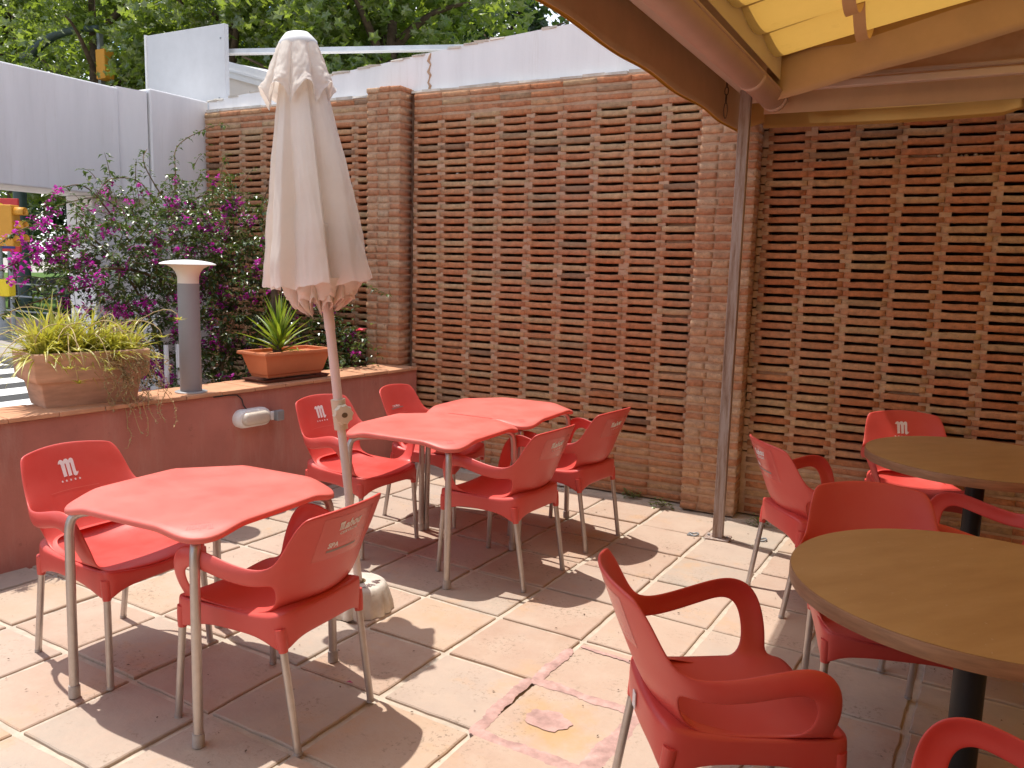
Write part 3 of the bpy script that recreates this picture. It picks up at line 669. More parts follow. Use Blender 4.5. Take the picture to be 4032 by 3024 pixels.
t = thing('plastic_trough', 'orange plastic trough planter with rim and drip tray on the low wall', 'planter', lw(2.17, 0.16, CT), LWROT)
def rect_stack(lv):
    m = MB()
    for hx, hy, z in lv: m.v += [(-hx, -hy, z), (hx, -hy, z), (hx, hy, z), (-hx, hy, z)]
    for i in range(len(lv)-1): m.f += [(i*4+q, i*4+(q+1) % 4, (i+1)*4+(q+1) % 4, (i+1)*4+q) for q in range(4)]
    m.f.append((3, 2, 1, 0)); return m
rect_stack([(.085, .235, .03), (.088, .24, .05), (.092, .245, .052), (.125, .285, .185)]).build('trough', M['planter_plastic'], t, bevel=.006)
rect_stack([(.125, .285, .183), (.145, .305, .183), (.148, .308, .192), (.145, .305, .206), (.122, .282, .206), (.120, .280, .17)]).build('rim', M['planter_plastic'], t, bevel=.004)
rect_stack([(.105, .27, .0), (.12, .29, .022), (.116, .286, .022), (.10, .265, .004)]).build('drip_tray', M['dark_plastic'], t, bevel=.003)
m = MB(); m.add([(-.12, -.28, .175), (.12, -.28, .175), (.12, .28, .175), (-.12, .28, .175)], [(0, 1, 2, 3)]); m.build('soil', M['soil'], t)
t = thing('yucca', 'small bright green spiky yucca in the plastic trough', 'plant', lw(2.10, 0.16, CT+.17), LWROT)
m = MB()
for k in range(46):
    a = k*2.4; el = .25+1.2*(k/46)**.8; blade(m, (ru(-.01, .01), ru(-.01, .01), .02+.12*k/46), (math.cos(a)*math.cos(el), math.sin(a)*math.cos(el), math.sin(el)), ru(.22, .34), ru(.013, .019), ru(.3, 1.6), 6, .5)
for k in range(26):
    a = ru(0, 6.283); blade(m, (ru(-.06, .06), ru(.06, .24), 0), (math.cos(a), math.sin(a), ru(.2, 1)), ru(.04, .10), ru(.004, .008), 6, 4)
m.build('foliage', M['yucca'], t, smooth=True)
m = MB(); m.tube([(0, 0, 0), (0, 0, .15)], [.02, .012], 8); m.build('stem', M['bark'], t)
m = MB(); m.tube([(-.06, .03, 0), (-.07, .035, .28), (-.075, .02, .55)], [.028, .026, .022], 8); m.build('stub_trunk', M['bark'], t)

# bougainvillea
def leaf(m, p, d, s, w=.55):
    d = Vector(d).normalized(); sd = d.cross(Vector((0, 0, 1)))
    if sd.length < 1e-3: sd = Vector((1, 0, 0))
    sd.normalize(); up = sd.cross(d); p = Vector(p); q = p + d*s*.45; e = p + d*s - up*s*.22; o = len(m.v)
    m.v += [tuple(p), tuple(q+sd*s*w*.5+up*s*.10), tuple(q-up*s*.02), tuple(q-sd*s*w*.5+up*s*.10), tuple(e)]
    m.f += [(o, o+1, o+2), (o, o+2, o+3), (o+1, o+4, o+2), (o+2, o+4, o+3)]
bg_ = thing('bougainvillea', 'sprawling bougainvillea bush with magenta flowers behind the low wall', 'shrub', (-5.1, 4.2, 0.25))
B0 = Vector((-5.1, 4.2, 0.25)); lv = MB(); fl_ = MB(); brn = MB()
random.seed(21)
def spray(path, dens, s0=.035, flower=0.0, r0=.006):
    P = smooth_path([Vector(p)-B0 for p in path], 8); n = len(P)
    brn.tube(P, [r0*(1-.75*i/n) for i in range(n)], 5)
    tot = sum((P[i+1]-P[i]).length for i in range(n-1)); k = int(tot*dens)
    for _ in range(k):
        i = int(ru(0, n-1.001)); f_ = rnd(); p = P[i].lerp(P[i+1], f_); a = ru(0, 6.283); d = Vector((math.cos(a), math.sin(a), ru(-.9, .5)))
        leaf(lv, p+d*.008, d, s0*ru(.7, 1.35))
        if rnd() < flower: cluster(p+Vector((ru(-.03, .03), ru(-.03, .03), ru(-.04, .02))), random.randint(3, 9))
def cluster(p, n, rad=.045):
    for _ in range(n):
        c = p + Vector((ru(-1, 1), ru(-1, 1), ru(-1, 1)))*rad; a0 = ru(0, 6.283); ax = Vector((ru(-1, 1), ru(-1, 1), ru(-.3, 1))).normalized(); u = ax.orthogonal().normalized(); v = ax.cross(u)
        for q in range(3):
            th = a0+q*2.094; leaf(fl_, c, u*math.cos(th)+v*math.sin(th)+ax*.7, ru(.024, .036), .9)
# body of the bush: clumps of leaves on many short twigs
clumps = [((-5.0, 3.55, 1.55), .40), ((-5.1, 3.9, 1.75), .50), ((-5.2, 4.4, 1.7), .50), ((-4.95, 4.7, 1.45), .45), ((-4.8, 5.0, 1.25), .38), ((-5.0, 4.3, 1.2), .50), ((-4.9, 3.8, 1.15), .36), ((-5.0, 3.25, 1.45), .20), ((-5.3, 4.9, 1.8), .42), ((-4.75, 4.4, .85), .40), ((-4.7, 4.9, .85), .36), ((-4.75, 3.9, .75), .35), ((-5.4, 4.6, 2.05), .30), ((-4.45, 5.1, .95), .26)]
for (c, r) in clumps:
    c = Vector(c); n = int(760*(r/.4)**2)
    for _ in range(int(n/9)):
        d = Vector((random.gauss(0, 1), random.gauss(0, 1), random.gauss(0, .8))).normalized(); p0 = c + d*r*ru(.3, .95); dr = (d + Vector((ru(-.7, .7), ru(-.7, .7), ru(-.3, .6)))).normalized(); L_ = ru(.1, .26)
        spray([p0, p0+dr*L_*.5, p0+dr*L_+Vector((0, 0, -.04))], 95, .04, .010, .003)
# arching shoots, traced roughly as they hang in space
shoots = [([(-5.2, 3.6, 1.5), (-5.1, 3.2, 1.62), (-5.0, 2.9, 1.52), (-4.95, 2.6, 1.38)], 80, .05), ([(-5.2, 3.7, 1.6), (-5.15, 3.3, 1.78), (-5.1, 3.0, 1.72), (-5.1, 2.75, 1.50)], 80, .07), ([(-5.1, 3.5, 1.4), (-5.0, 3.1, 1.32), (-4.95, 2.75, 1.22), (-4.9, 2.6, 1.24)], 70, .02),
 ([(-5.5, 4.5, 1.9), (-5.6, 4.6, 2.25), (-5.75, 4.75, 2.5), (-5.7, 5.0, 2.68), (-5.6, 5.15, 2.74)], 55, .0), ([(-5.5, 4.4, 1.9), (-5.5, 4.2, 2.15), (-5.5, 3.95, 2.15), (-5.45, 3.8, 2.02)], 80, .03), ([(-5.3, 5.0, 1.7), (-5.2, 5.15, 2.1), (-5.05, 5.25, 2.55), (-5.0, 5.27, 2.78)], 30, .0),
 ([(-5.4, 5.0, 1.8), (-5.5, 5.1, 2.2), (-5.75, 5.2, 2.45)], 12, .0), ([(-5.3, 4.8, 1.9), (-5.3, 5.0, 2.2), (-5.35, 5.2, 2.38)], 25, 0), ([(-5.2, 4.9, 1.8), (-5.1, 5.15, 1.95), (-5.0, 5.3, 2.35)], 60, .0), ([(-4.9, 4.9, 1.45), (-4.5, 5.0, 1.55), (-4.15, 5.05, 1.46), (-3.86, 5.12, 1.36)], 60, .0),
 ([(-5.4, 4.3, 1.95), (-5.35, 4.75, 2.12), (-5.3, 5.1, 2.14), (-5.25, 5.3, 2.10)], 75, .0), ([(-4.9, 4.1, 1.15), (-4.7, 4.35, 1.2), (-4.6, 4.6, 1.12)], 80, .0), ([(-4.9, 3.9, .9), (-4.6, 4.0, .95), (-4.5, 4.15, .83)], 80, .0), ([(-5.5, 4.2, 1.8), (-5.5, 3.9, 2.0), (-5.5, 3.6, 1.95), (-5.5, 3.3, 1.8)], 60, .03), ([(-5.6, 4.6, 1.9), (-5.7, 4.4, 2.3), (-5.8, 4.5, 2.45)], 60, .03), ([(-5.5, 4.1, 1.7), (-5.5, 3.8, 2.05), (-5.5, 3.6, 2.06), (-5.5, 3.45, 1.93)], 60, .05)]
for P_, d_, f_ in shoots: spray(P_, d_, .042, f_, .007)
for (c, n) in [((-5.0, 2.95, 1.55), 14), ((-5.05, 3.1, 1.60), 16), ((-5.1, 3.25, 1.66), 14), ((-5.0, 3.2, 1.18), 34), ((-5.0, 3.28, 1.10), 26), ((-4.95, 3.05, 1.07), 14), ((-5.05, 3.6, 1.75), 8), ((-5.2, 4.75, 1.98), 26), ((-5.15, 4.65, 1.88), 14), ((-4.7, 3.55, .95), 12), ((-4.7, 3.6, .85), 14), ((-4.65, 3.7, .78), 18), ((-4.65, 3.85, .80), 14), ((-4.7, 4.5, .88), 16), ((-4.7, 4.15, 1.12), 8), ((-4.75, 4.0, 1.28), 22), ((-4.8, 4.1, 1.5), 16), ((-4.9, 4.7, 1.5), 12), ((-4.85, 4.1, 1.36), 18), ((-5.3, 4.3, 2.0), 22), ((-4.8, 3.5, 1.25), 14), ((-4.85, 3.45, 1.1), 16), ((-5.3, 3.75, 2.05), 6), ((-5.1, 3.45, 1.55), 10), ((-5.0, 3.65, 1.5), 10), ((-4.8, 4.85, 1.1), 6), ((-5.1, 3.0, 1.45), 12), ((-5.1, 2.85, 1.35), 6), ((-4.7, 4.55, 1.3), 6), ((-4.85, 3.3, .8), 16), ((-4.75, 3.62, .68), 16)]:
    cluster(Vector(c)-B0, n, .05)
for (a, b, c_, d_) in [((-5.3, 4.3, .3), (-5.3, 4.2, .9), (-5.2, 4.0, 1.4), (-5.2, 3.6, 1.7)), ((-5.2, 4.6, .3), (-5.2, 4.7, 1), (-5.3, 4.8, 1.6), (-5.4, 4.7, 2.1)), ((-4.8, 4.2, .3), (-4.75, 4.25, .8), (-4.7, 4.3, 1.1), (-4.65, 4.35, 1.25)), ((-5.1, 4.9, .3), (-4.9, 4.9, .8), (-4.9, 4.9, 1.3), (-5.0, 5.0, 1.7)), ((-5.2, 4.3, 1.2), (-5.0, 4.0, 1.5), (-5.0, 3.7, 1.55), (-4.95, 3.4, 1.5)), ((-5.1, 4.7, 1.5), (-4.9, 4.4, 1.6), (-4.85, 4.1, 1.6), (-4.85, 3.7, 1.55))]:
    brn.tube([p-B0 for p in bez(a, b, c_, d_, 10)], [.016-.001*i for i in range(11)], 6)
lv.build('leaves', M['boug_leaf'], bg_); fl_.build('flowers', M['bract'], bg_); brn.build('branches', M['stem'], bg_, smooth=True)
# hibiscus-like small bush at the wall end
hb = thing('hibiscus_bush', 'low dark green bush with one red flower beside the pilaster', 'shrub', (-4.35, 5.05, .25)); m = MB()
for _ in range(900):
    d = Vector((random.gauss(0, .16), random.gauss(0, .12), random.gauss(.52, .17))); leaf(m, d, (ru(-1, 1), ru(-1, 1), ru(-.6, .6)), ru(.03, .06), .7)
m.build('leaves', M['boug_leaf'], hb)
m = MB(); m.tube([(0, 0, 0), (.02, 0, .3), (0, 0, .55)], [.015, .01, .006], 6); m.build('stem', M['stem'], hb)
m = MB()
for q in range(6): th = q*1.05; leaf(m, (.27, .0, .82), (math.cos(th), math.sin(th)-.5, .5), .05, 1.0)
m.build('flower', simple('red_flower', (.62, .02, .06), .6), hb)
# two pale pipes behind the wall
for k, (x, y) in enumerate(((-4.62, 3.68), (-4.60, 3.76))):
    m = MB(); m.tube([(x, y, .25), (x, y, 1.02)], .016, 10); tag(m.build('pipe', M['white_gloss'], smooth=True), 'thin white upright pipe behind the low wall, %s of the pair' % ('left' if k == 0 else 'right'), 'pipe', 'white pipes behind the lamp')

# ------------------------------------------------------------------ trees
def plane_leaf(m, p, nrm, s, rot):
    nrm = Vector(nrm).normalized(); u = nrm.orthogonal().normalized(); v = nrm.cross(u); o = len(m.v); p = Vector(p); m.v.append(tuple(p - nrm*s*.12))
    R_ = (1.0, .5, .85, .5, .8, .35, .8, .5, .85, .5)
    for k, r in enumerate(R_):
        th = rot + k/10*6.283; m.v.append(tuple(p + (u*math.cos(th) + v*math.sin(th))*s*r*.6))
    m.f += [(o, o+1+k, o+1+(k+1) % 10) for k in range(10)]
def tree(name, label, base, h, crown, nleaf, size, mat, seed, group='trees across the street'):
    random.seed(seed); t = thing(name, label, 'tree', base, 0, group); m = MB(); th = h*.45
    m.tube([(0, 0, -.2), (.05, .05, th*.5), (ru(-.2, .2), ru(-.2, .2), th), (ru(-.3, .3), ru(-.3, .3), h*.8)], [.24, .19, .15, .05], 10)
    for k in range(9):
        a = ru(0, 6.283); z0 = ru(.35, .75)*h; e = Vector((math.cos(a)*ru(1, 2.4), math.sin(a)*ru(1, 2.4), z0+ru(.3, 1.8))); m.tube(bez((0, 0, z0-.5), (e.x*.3, e.y*.3, z0+.2), (e.x*.7, e.y*.7, e.z), e, 6), [.09, .08, .07, .055, .04, .03, .015], 6)
    m.build('trunk', M['bark'], t, smooth=True); m = MB()
    cl = []
    for (cx, cy, cz, r) in crown:
        for _ in range(int(10*r)): d = Vector((random.gauss(0, 1), random.gauss(0, 1), random.gauss(0, .8))).normalized(); cl.append((Vector((cx, cy, cz))+d*r*ru(.55, 1), ru(.35, .75)))
    for _ in range(nleaf):
        c, r = random.choice(cl); d = Vector((random.gauss(0, 1), random.gauss(0, 1), random.gauss(0, 1)))*.5; p = c + d*r
        plane_leaf(m, p, (ru(-.8, .8), ru(-.8, .8), ru(.15, 1)), size*ru(.65, 1.3), ru(0, 6.28))
    m.build('crown', mat, t)
    return t
TL = M['tree_leaf']
tree('plane_tree', 'leafy plane tree whose crown ends beside the awning', (-9.35, 12.4, 0), 8.5, [(.2, 0, 5.2, 1.9), (1.0, .3, 6.6, 1.7), (-.8, 0, 6.8, 1.9), (-.4, .4, 4.2, 1.4)], 7500, .20, TL, 1)
tree('plane_tree', 'leafy plane tree rising behind the closed parasol', (-11.3, 13.6, 0), 9.5, [(0, 0, 6, 2.2), (1, 0, 7.6, 1.8), (-1.2, 0, 7.4, 2), (.3, 0, 4.4, 1.6)], 7500, .20, TL, 2)
tree('plane_tree', 'plane tree behind the upright metal sheet panel', (-14.2, 13.2, 0), 9.5, [(0, 0, 6, 2.2), (1, 0, 7.6, 1.8), (-1.2, 0, 7.4, 2), (.3, 0, 4.4, 1.6)], 7000, .20, TL, 3)
tree('plane_tree', 'plane tree half hiding the arched mast arm', (-17.6, 12.6, 0), 10, [(0, 0, 6, 2.3), (1, 0, 7.8, 1.9), (-1.2, 0, 7.6, 2), (.3, 0, 4.2, 1.7)], 7000, .20, TL, 4)
tree('plane_tree', 'bright green plane tree at the far upper left above the beam', (-22.5, 13.2, 0), 10.5, [(0, 0, 6, 2.6), (1, 0, 8, 2), (-1.2, 0, 7.8, 2.2), (.3, 0, 4.2, 1.8)], 7500, .21, TL, 5)
tree('dark_tree', 'dark tree behind the traffic light under the beam', (-26, 17.5, 0), 7, [(0, 0, 3.4, 2.2), (1.6, 0, 2.4, 1.6), (-1.5, 0, 3, 1.8)], 5500, .22, M['dark_leaf'], 6)
tree('dark_tree', 'dark dense tree left of the portico pier under the beam', (-21.5, 18.5, 0), 7.5, [(0, 0, 3.4, 2.2), (1.6, 0, 2.4, 1.8), (-1.5, 0, 3, 1.8)], 5500, .22, M['dark_leaf'], 7)
tree('dark_tree', 'tall dark tree filling the gaps behind the plane trees', (-17.5, 20.5, 0), 13, [(0, 0, 8.5, 3.2), (2.6, 0, 7.5, 2.6), (-3, 0, 8, 3), (0, 0, 4, 2.4)], 7000, .26, M['dark_leaf'], 8)
tree('dark_tree', 'tall dark tree filling the gap left of the awning', (-11.5, 19.5, 0), 12, [(-.5, 0, 8, 2.6), (.6, 0, 6, 2.2), (-3, 0, 8, 3), (-1, 0, 4, 2.2)], 7000, .26, M['dark_leaf'], 9)
tree('dark_tree', 'tall dark tree behind the bright plane tree at upper left', (-28, 18.5, 0), 14, [(0, 0, 9, 3.4), (2.8, 0, 8, 2.8), (-3, 0, 8.5, 3)], 6500, .26, M['dark_leaf'], 10)
random.seed(99)
hd = MB()
for _ in range(5200):
    x = ru(-34, -8); p = (x, 22+ru(-.8, .8), ru(.1, 2.6)); plane_leaf(hd, p, (ru(-1, 1), ru(-1, .2), ru(-.2, 1)), ru(.2, .4), ru(0, 6))
hdo = hd.build('hedge', M['dark_leaf']); tag(hdo, 'long dark hedge at the back of the lawn', 'hedge')

# ------------------------------------------------------------------ traffic lights, sign, railing
def head(t, w, h, d, facing, nm=3):
    m = MB(); m.box((-w/2, -d/2, 0), (w/2, d/2, h)); m.build('housing', M['amber'], t, bevel=.02)
    for k in range(nm):
        z = h*(k+.5)/nm; m = MB(); r = w*.36; n = 12; L_ = w*.75; o = 0
        for i, xx in enumerate((w/2-.005, w/2+L_)):
            for q in range(n+1): a = R(-20+220*q/n); m.v.append((xx, r*math.cos(a), z+r*math.sin(a)*(1 if i == 0 else .9)))
        m.f += [(q, q+1, n+2+q, n+1+q) for q in range(n)]; o_ = m.build('visor', M['amber'], t, smooth=True)
        md = o_.modifiers.new('thick', 'SOLIDIFY'); md.thickness = .008
        m = MB(); m.tube([(w/2, 0, z), (w/2+.01, 0, z)], r*.9, 14); m.build('lens', M['black'], t)
t = thing('traffic_light', 'amber three-lamp traffic light on a grey street pole', 'traffic light', (-15.35, 8.95, .02), R(28))
m = MB(); m.tube([(-.25, -.0, 0), (-.25, 0, .38)], [.15, .12], 16); m.tube([(-.25, 0, .36), (-.25, 0, 2.75)], .075, 14); m.build('pole', M['steel'], t, sharp=40)
hh = link('signal_head', None, t, (.0, 0, 1.72))
m = MB(); m.box((-.17, -.13, 0), (.12, .13, .74)); m.build('housing', M['amber'], hh, bevel=.02)
for k in range(3):
    z = .13+.24*k; m = MB(); n = 12
    for xx, s in ((.115, 1), (.30, .9)):
        for q in range(n+1): a = R(-30+240*q/n); m.v.append((xx, .10*s*math.cos(a), z+.10*s*math.sin(a)))
    m.f += [(q, q+1, n+2+q, n+1+q) for q in range(n)]; o_ = m.build('visor', M['amber'], hh, smooth=True); o_.modifiers.new('thick', 'SOLIDIFY').thickness = .008
m = MB(); m.box((-.22, -.10, .80), (-.02, .12, 1.12)); m.build('push_box', M['yellow_print'], t, bevel=.03)
sg = thing('advert_sign', 'red and blue advertising sign behind the traffic light', 'sign', (-15.95, 9.35, .02), R(28))
m = MB(); m.box((-.75, 0, 1.62), (.12, .06, 2.62)); m.build('board', M['sign_red'], sg, bevel=.01)
m = MB(); m.box((-.68, -.008, 1.68), (.03, -.002, 2.15)); m.build('blue_field', M['sign_blue'], sg)
m = MB(); m.tube([(-.1, .03, 0), (-.1, .03, 1.63)], .04, 10); m.build('post', M['steel'], sg)
def text_mesh(body, size, offset=0.0, shear=0.0, align='LEFT'):
    c = bpy.data.curves.new('t', 'FONT'); c.body = body; c.size = size; c.offset = offset; c.shear = shear; c.align_x = align; c.resolution_u = 3
    o = bpy.data.objects.new('t', c); col.objects.link(o); bpy.context.view_layer.update()
    me = bpy.data.meshes.new_from_object(o.evaluated_get(bpy.context.evaluated_depsgraph_get())); bpy.data.objects.remove(o); return me
def flat_text(body, size, mat, parent, loc, rot, offset=0.0, name='lettering'):
    me = text_mesh(body, size, offset); me.materials.append(mat); return link(name, me, parent, loc, rot)
flat_text('r', .26, M['white_print'], sg, (-.42, -.004, 2.33), (R(90), 0, 0), .008); flat_text('S', .30, M['yellow_print'], sg, (-.29, -.004, 2.31), (R(90), 0, 0), .012); flat_text('A', .2, M['white_print'], sg, (-.42, -.012, 1.92), (R(90), 0, 0), .008)
t = thing('mast_arm_signal', 'dark green arched mast arm carrying an amber signal among the leaves', 'traffic light', (-20.1, 12.0, 0))
mp_ = smooth_path([(0, 0, 0), (0, 0, 3), (.1, 0, 5.2), (.42, 0, 6.0), (.89, 0, 6.27), (1.43, 0, 6.445), (1.86, 0, 6.52), (2.52, 0, 6.54), (3.2, 0, 6.49)], 4)
m = MB(); m.tube(mp_, [.16-.10*i/len(mp_) for i in range(len(mp_))], 10); m.build('mast', M['dark_green_steel'], t, smooth=True)
hd2 = link('signal_head', None, t, (3.36, 0, 5.40)); m = MB(); m.box((-.14, -.12, 0), (.16, .12, .62)); m.build('housing', M['amber'], hd2, bevel=.02); m = MB(); m.box((-.24, .0, -.25), (-.15, .1, 1.1)); m.build('hanger', M['steel'], hd2)
rg = thing('railing', 'thin dark pedestrian railing at the edge of the lawn', 'railing', (-20, 9.9, 0))
m = MB()
for z in (.45, .75, 1.0): m.tube([(-9, 0, z), (12, 0, z)], .018, 6)
m.build('rail', M['steel'], rg)
for k in range(15):
    m = MB(); m.tube([(-9+1.5*k, 0, 0), (-9+1.5*k, 0, 1.0)], .022, 6); m.build('post', M['steel'], rg)
t = thing('bench', 'dark metal bench on the lawn across the street', 'bench', (-20.4, 12.6, .18), R(30))
m = MB(); m.box((-.8, -.2, .42), (.8, .2, .46)); m.build('seat', M['black'], t); m = MB(); m.box((-.8, .2, .5), (.8, .23, .85)); m.build('backrest', M['black'], t)
for sx in (-.7, .7):
    m = MB(); m.box((sx-.03, -.18, -.1), (sx+.03, .2, .42)); m.build('leg', M['black'], t)

# ------------------------------------------------------------------ chair
def bake(o):
    dg = bpy.context.evaluated_depsgraph_get(); me = bpy.data.meshes.new_from_object(o.evaluated_get(dg)); bpy.data.objects.remove(o); return me
def cage_shell():
    V = []; Fc = []; MI = []
    def v(p): V.append(tuple(p)); return len(V)-1
    # columns 0..3 (x fraction), rows: seat front -> back top
    rows = [  # (x_edge, y_c, y_e, z_c, z_e)
     (.216, .272, .256, .424, .446), (.224, .215, .205, .440, .452), (.221, .165, .160, .441, .451), (.217, .110, .108, .434, .450), (.214, .03, .03, .425, .449), (.209, -.07, -.065, .422, .450), (.200, -.150, -.130, .432, .460),
     (.192, -.205, -.160, .476, .488), (.207, -.228, -.168, .535, .540), (.226, -.243, -.165, .585, .575), (.236, -.252, -.163, .615, .605), (.238, -.260, -.172, .642, .635), (.229, -.274, -.200, .70, .695), (.217, -.288, -.222, .760, .755), (.203, -.298, -.243, .805, .790), (.185, -.301, -.25, .816, .800)]
    fr = (0, .42, .78, 1.0); grid = []
    def lean(p):
        x, y, z = p
        return (x, y - .14*max(0, z-.46)*min(1, max(0, -y/.12)), z)
    for ri, (xe, yc, ye, zc, ze) in enumerate(rows):
        g = []
        for c in range(4):
            f = fr[c]; b = f**2
            g.append(v(lean((xe*f, yc+(ye-yc)*b, zc+(ze-zc)*b))))
        grid.append(g)
    for r in range(len(rows)-1):
        for c in range(3): Fc.append((grid[r][c], grid[r][c+1], grid[r+1][c+1], grid[r+1][c])); MI.append(0 if r < 6 else 1)
    arm = [  # T, Mid, I
     ((.258, -.115, .622), (.264, -.115, .594), (.252, -.120, .560)), ((.277, -.035, .640), (.288, -.035, .608), (.277, -.040, .573)), ((.287, .045, .664), (.301, .045, .630), (.291, .037, .595)), ((.288, .110, .675), (.305, .105, .640), (.296, .085, .606)),
     ((.285, .165, .657), (.304, .150, .627), (.295, .117, .598)), ((.277, .198, .612), (.295, .176, .594), (.288, .136, .574)), ((.262, .212, .555), (.279, .185, .546), (.272, .143, .532)), ((.241, .214, .495), (.253, .184, .491), (.246, .138, .484))]
    prev = (grid[11][3], grid[10][3], grid[9][3])
    for (T, Md, I) in arm:
        cur = (v(lean(T)), v(lean(Md)), v(lean(I)))
        for k in range(2): Fc.append((prev[k], prev[k+1], cur[k+1], cur[k])); MI.append(2)
        prev = cur
    end = (grid[1][3], grid[2][3], grid[3][3])
    for k in range(2): Fc.append((prev[k], prev[k+1], end[k+1], end[k])); MI.append(2)
    # mirror
    n = len(V); mp = {}
    for i in range(n):
        x, y, z = V[i]
        if abs(x) < 1e-6: mp[i] = i
        else: mp[i] = v((-x, y, z))
    for f, mi in list(zip(Fc, MI)): Fc.append(tuple(mp[i] for i in f)[::-1]); MI.append(3 if mi == 2 else mi)
    return V, Fc, MI
V_, F_, MI_ = cage_shell()
me = bpy.data.meshes.new('shell'); me.from_pydata(V_, [], F_); me.update()
bm = bmesh.new(); bm.from_mesh(me); bmesh.ops.recalc_face_normals(bm, faces=bm.faces[:]); bm.to_mesh(me); bm.free()
for i in range(4): me.materials.append(M['red'])
me.polygons.foreach_set('material_index', MI_)
tmp = link('tmp', me); sd = tmp.modifiers.new('s', 'SOLIDIFY'); sd.thickness = .011; sd.offset = 0; sd.use_even_offset = True; ss = tmp.modifiers.new('ss', 'SUBSURF'); ss.levels = 2; ss.render_levels = 2
bpy.context.view_layer.update()
shell = bake(tmp); SB = BVHTree.FromPolygons([v.co for v in shell.vertices], [p.vertices for p in shell.polygons])
vn = [v.normal.copy() for v in shell.vertices]
def split_part(mi, name):
    ids = {}; vs = []; fs = []; nn = []
    for p in shell.polygons:
        if p.material_index != mi: continue
        f = []
        for i in p.vertices:
            if i not in ids: ids[i] = len(vs); vs.append(shell.vertices[i].co[:]); nn.append(vn[i][:])
            f.append(ids[i])
        fs.append(f)
    m2 = bpy.data.meshes.new(name); m2.from_pydata(vs, [], fs); m2.update(); m2.materials.append(M['red']); m2.polygons.foreach_set('use_smooth', [True]*len(fs)); m2.normals_split_custom_set_from_vertices(nn); return m2
PART = {'seat': split_part(0, 'seat'), 'backrest': split_part(1, 'backrest'), 'arm_a': split_part(2, 'armrest'), 'arm_b': split_part(3, 'armrest')}
def skirt_mesh():
    half = [(0, .276, .423), (.10, .274, .428), (.182, .268, .441), (.217, .256, .446), (.233, .226, .449), (.230, .12, .449), (.224, 0, .448), (.218, -.10, .450), (.214, -.165, .458), (.197, -.205, .472), (.150, -.222, .478), (.08, -.229, .478), (0, -.231, .478)]
    ring = half + [(-x, y, z) for x, y, z in half[-2:0:-1]]; n = len(ring); vs = []; fs = []
    def drop(x, y):   # depth of the apron, deeper near the leg corners
        a = min(math.hypot(abs(x)-.216, y-.24), math.hypot(abs(x)-.198, y+.195)); return .066 + .060*math.exp(-(a/.036)**2)
    for x, y, z in ring: vs.append((x*.80, y*(.84 if y > 0 else .70), z+(-.004 if y > -.09 else .012)))
    for x, y, z in ring: vs.append((x, y, z))
    for x, y, z in ring: vs.append((x*1.012, y*1.012, z-.028))
    for x, y, z in ring: vs.append((x*1.005, y*1.005, .446-drop(x, y)))
    for r in range(3): fs += [(r*n+i, r*n+(i+1) % n, (r+1)*n+(i+1) % n, (r+1)*n+i) for i in range(n)]
    m = bpy.data.meshes.new('skirt'); m.from_pydata(vs, [], fs); m.update(); m.materials.append(M['red'])
    b = bmesh.new(); b.from_mesh(m); bmesh.ops.recalc_face_normals(b, faces=b.faces[:])
    lay = b.edges.layers.float.get('crease_edge') or b.edges.layers.float.new('crease_edge')
    for e in b.edges:
        i, j = sorted(x.index for x in e.verts)
        if n <= i < 2*n and n <= j < 2*n: e[lay] = .55
    b.to_mesh(m); b.free()
    o = link('tmp', m); s = o.modifiers.new('s', 'SOLIDIFY'); s.thickness = .006; s.offset = -1; u = o.modifiers.new('u', 'SUBSURF'); u.levels = 2; u.render_levels = 2
    bpy.context.view_layer.update(); r = bake(o); r.polygons.foreach_set('use_smooth', [True]*len(r.polygons)); return r
PART['skirt'] = skirt_mesh(); PART['skirt'].name = 'apron'
LEG = [((.214, .236, .405), (.230, .258, 0)), ((-.214, .236, .405), (-.230, .258, 0)), ((.195, -.188, .41), (.192, -.255, 0)), ((-.195, -.188, .41), (-.192, -.255, 0))]
legm = []
for a, b in LEG:
    a = Vector(a); b = Vector(b); d = (b-a)
    m = MB(); m.tube([a, a+d*.5, b+Vector((0, 0, .001))], .0128, 14); l = m.mesh('leg', M['alu'], True); l.set_sharp_from_angle(angle=R(50))
    m = MB(); m.tube([a+d*-.02, a+d*.05, a+d*.13, a+d*.17], [.0205, .0200, .0172, .0150], 14); s = m.mesh('leg_socket', M['red'], True); s.set_sharp_from_angle(angle=R(50))
    m = MB(); m.tube([b-d*.025, b+Vector((0, 0, .0))], .0138, 14); f = m.mesh('foot', M['cap'], True); f.set_sharp_from_angle(angle=R(50))
    legm.append((l, s, f))
# printed marks on the backrest, laid on its real surface
def project(polys_verts, polys_faces, side, mat, name, eps=.0009):
    vs = []
    for (x, z) in polys_verts:
        hit = SB.ray_cast(Vector((x, side*1.0, z)), Vector((0, -side, 0)))
        p = hit[0] if hit[0] else Vector((x, 0, z)); vs.append((p.x, p.y+side*eps, p.z))
    m = bpy.data.meshes.new(name); m.from_pydata(vs, [], polys_faces); m.update(); m.materials.append(mat); return m
def fine(me2d, maxlen):
    b = bmesh.new(); b.from_mesh(me2d); bmesh.ops.triangulate(b, faces=b.faces[:])
    for _ in range(4):
        es = [e for e in b.edges if e.calc_length() > maxlen]
        if not es: break
        bmesh.ops.subdivide_edges(b, edges=es, cuts=1); bmesh.ops.triangulate(b, faces=b.faces[:])
    b.verts.index_update(); r = ([(v.co.x, v.co.y) for v in b.verts], [[v.index for v in f.verts] for f in b.faces]); b.free(); return r
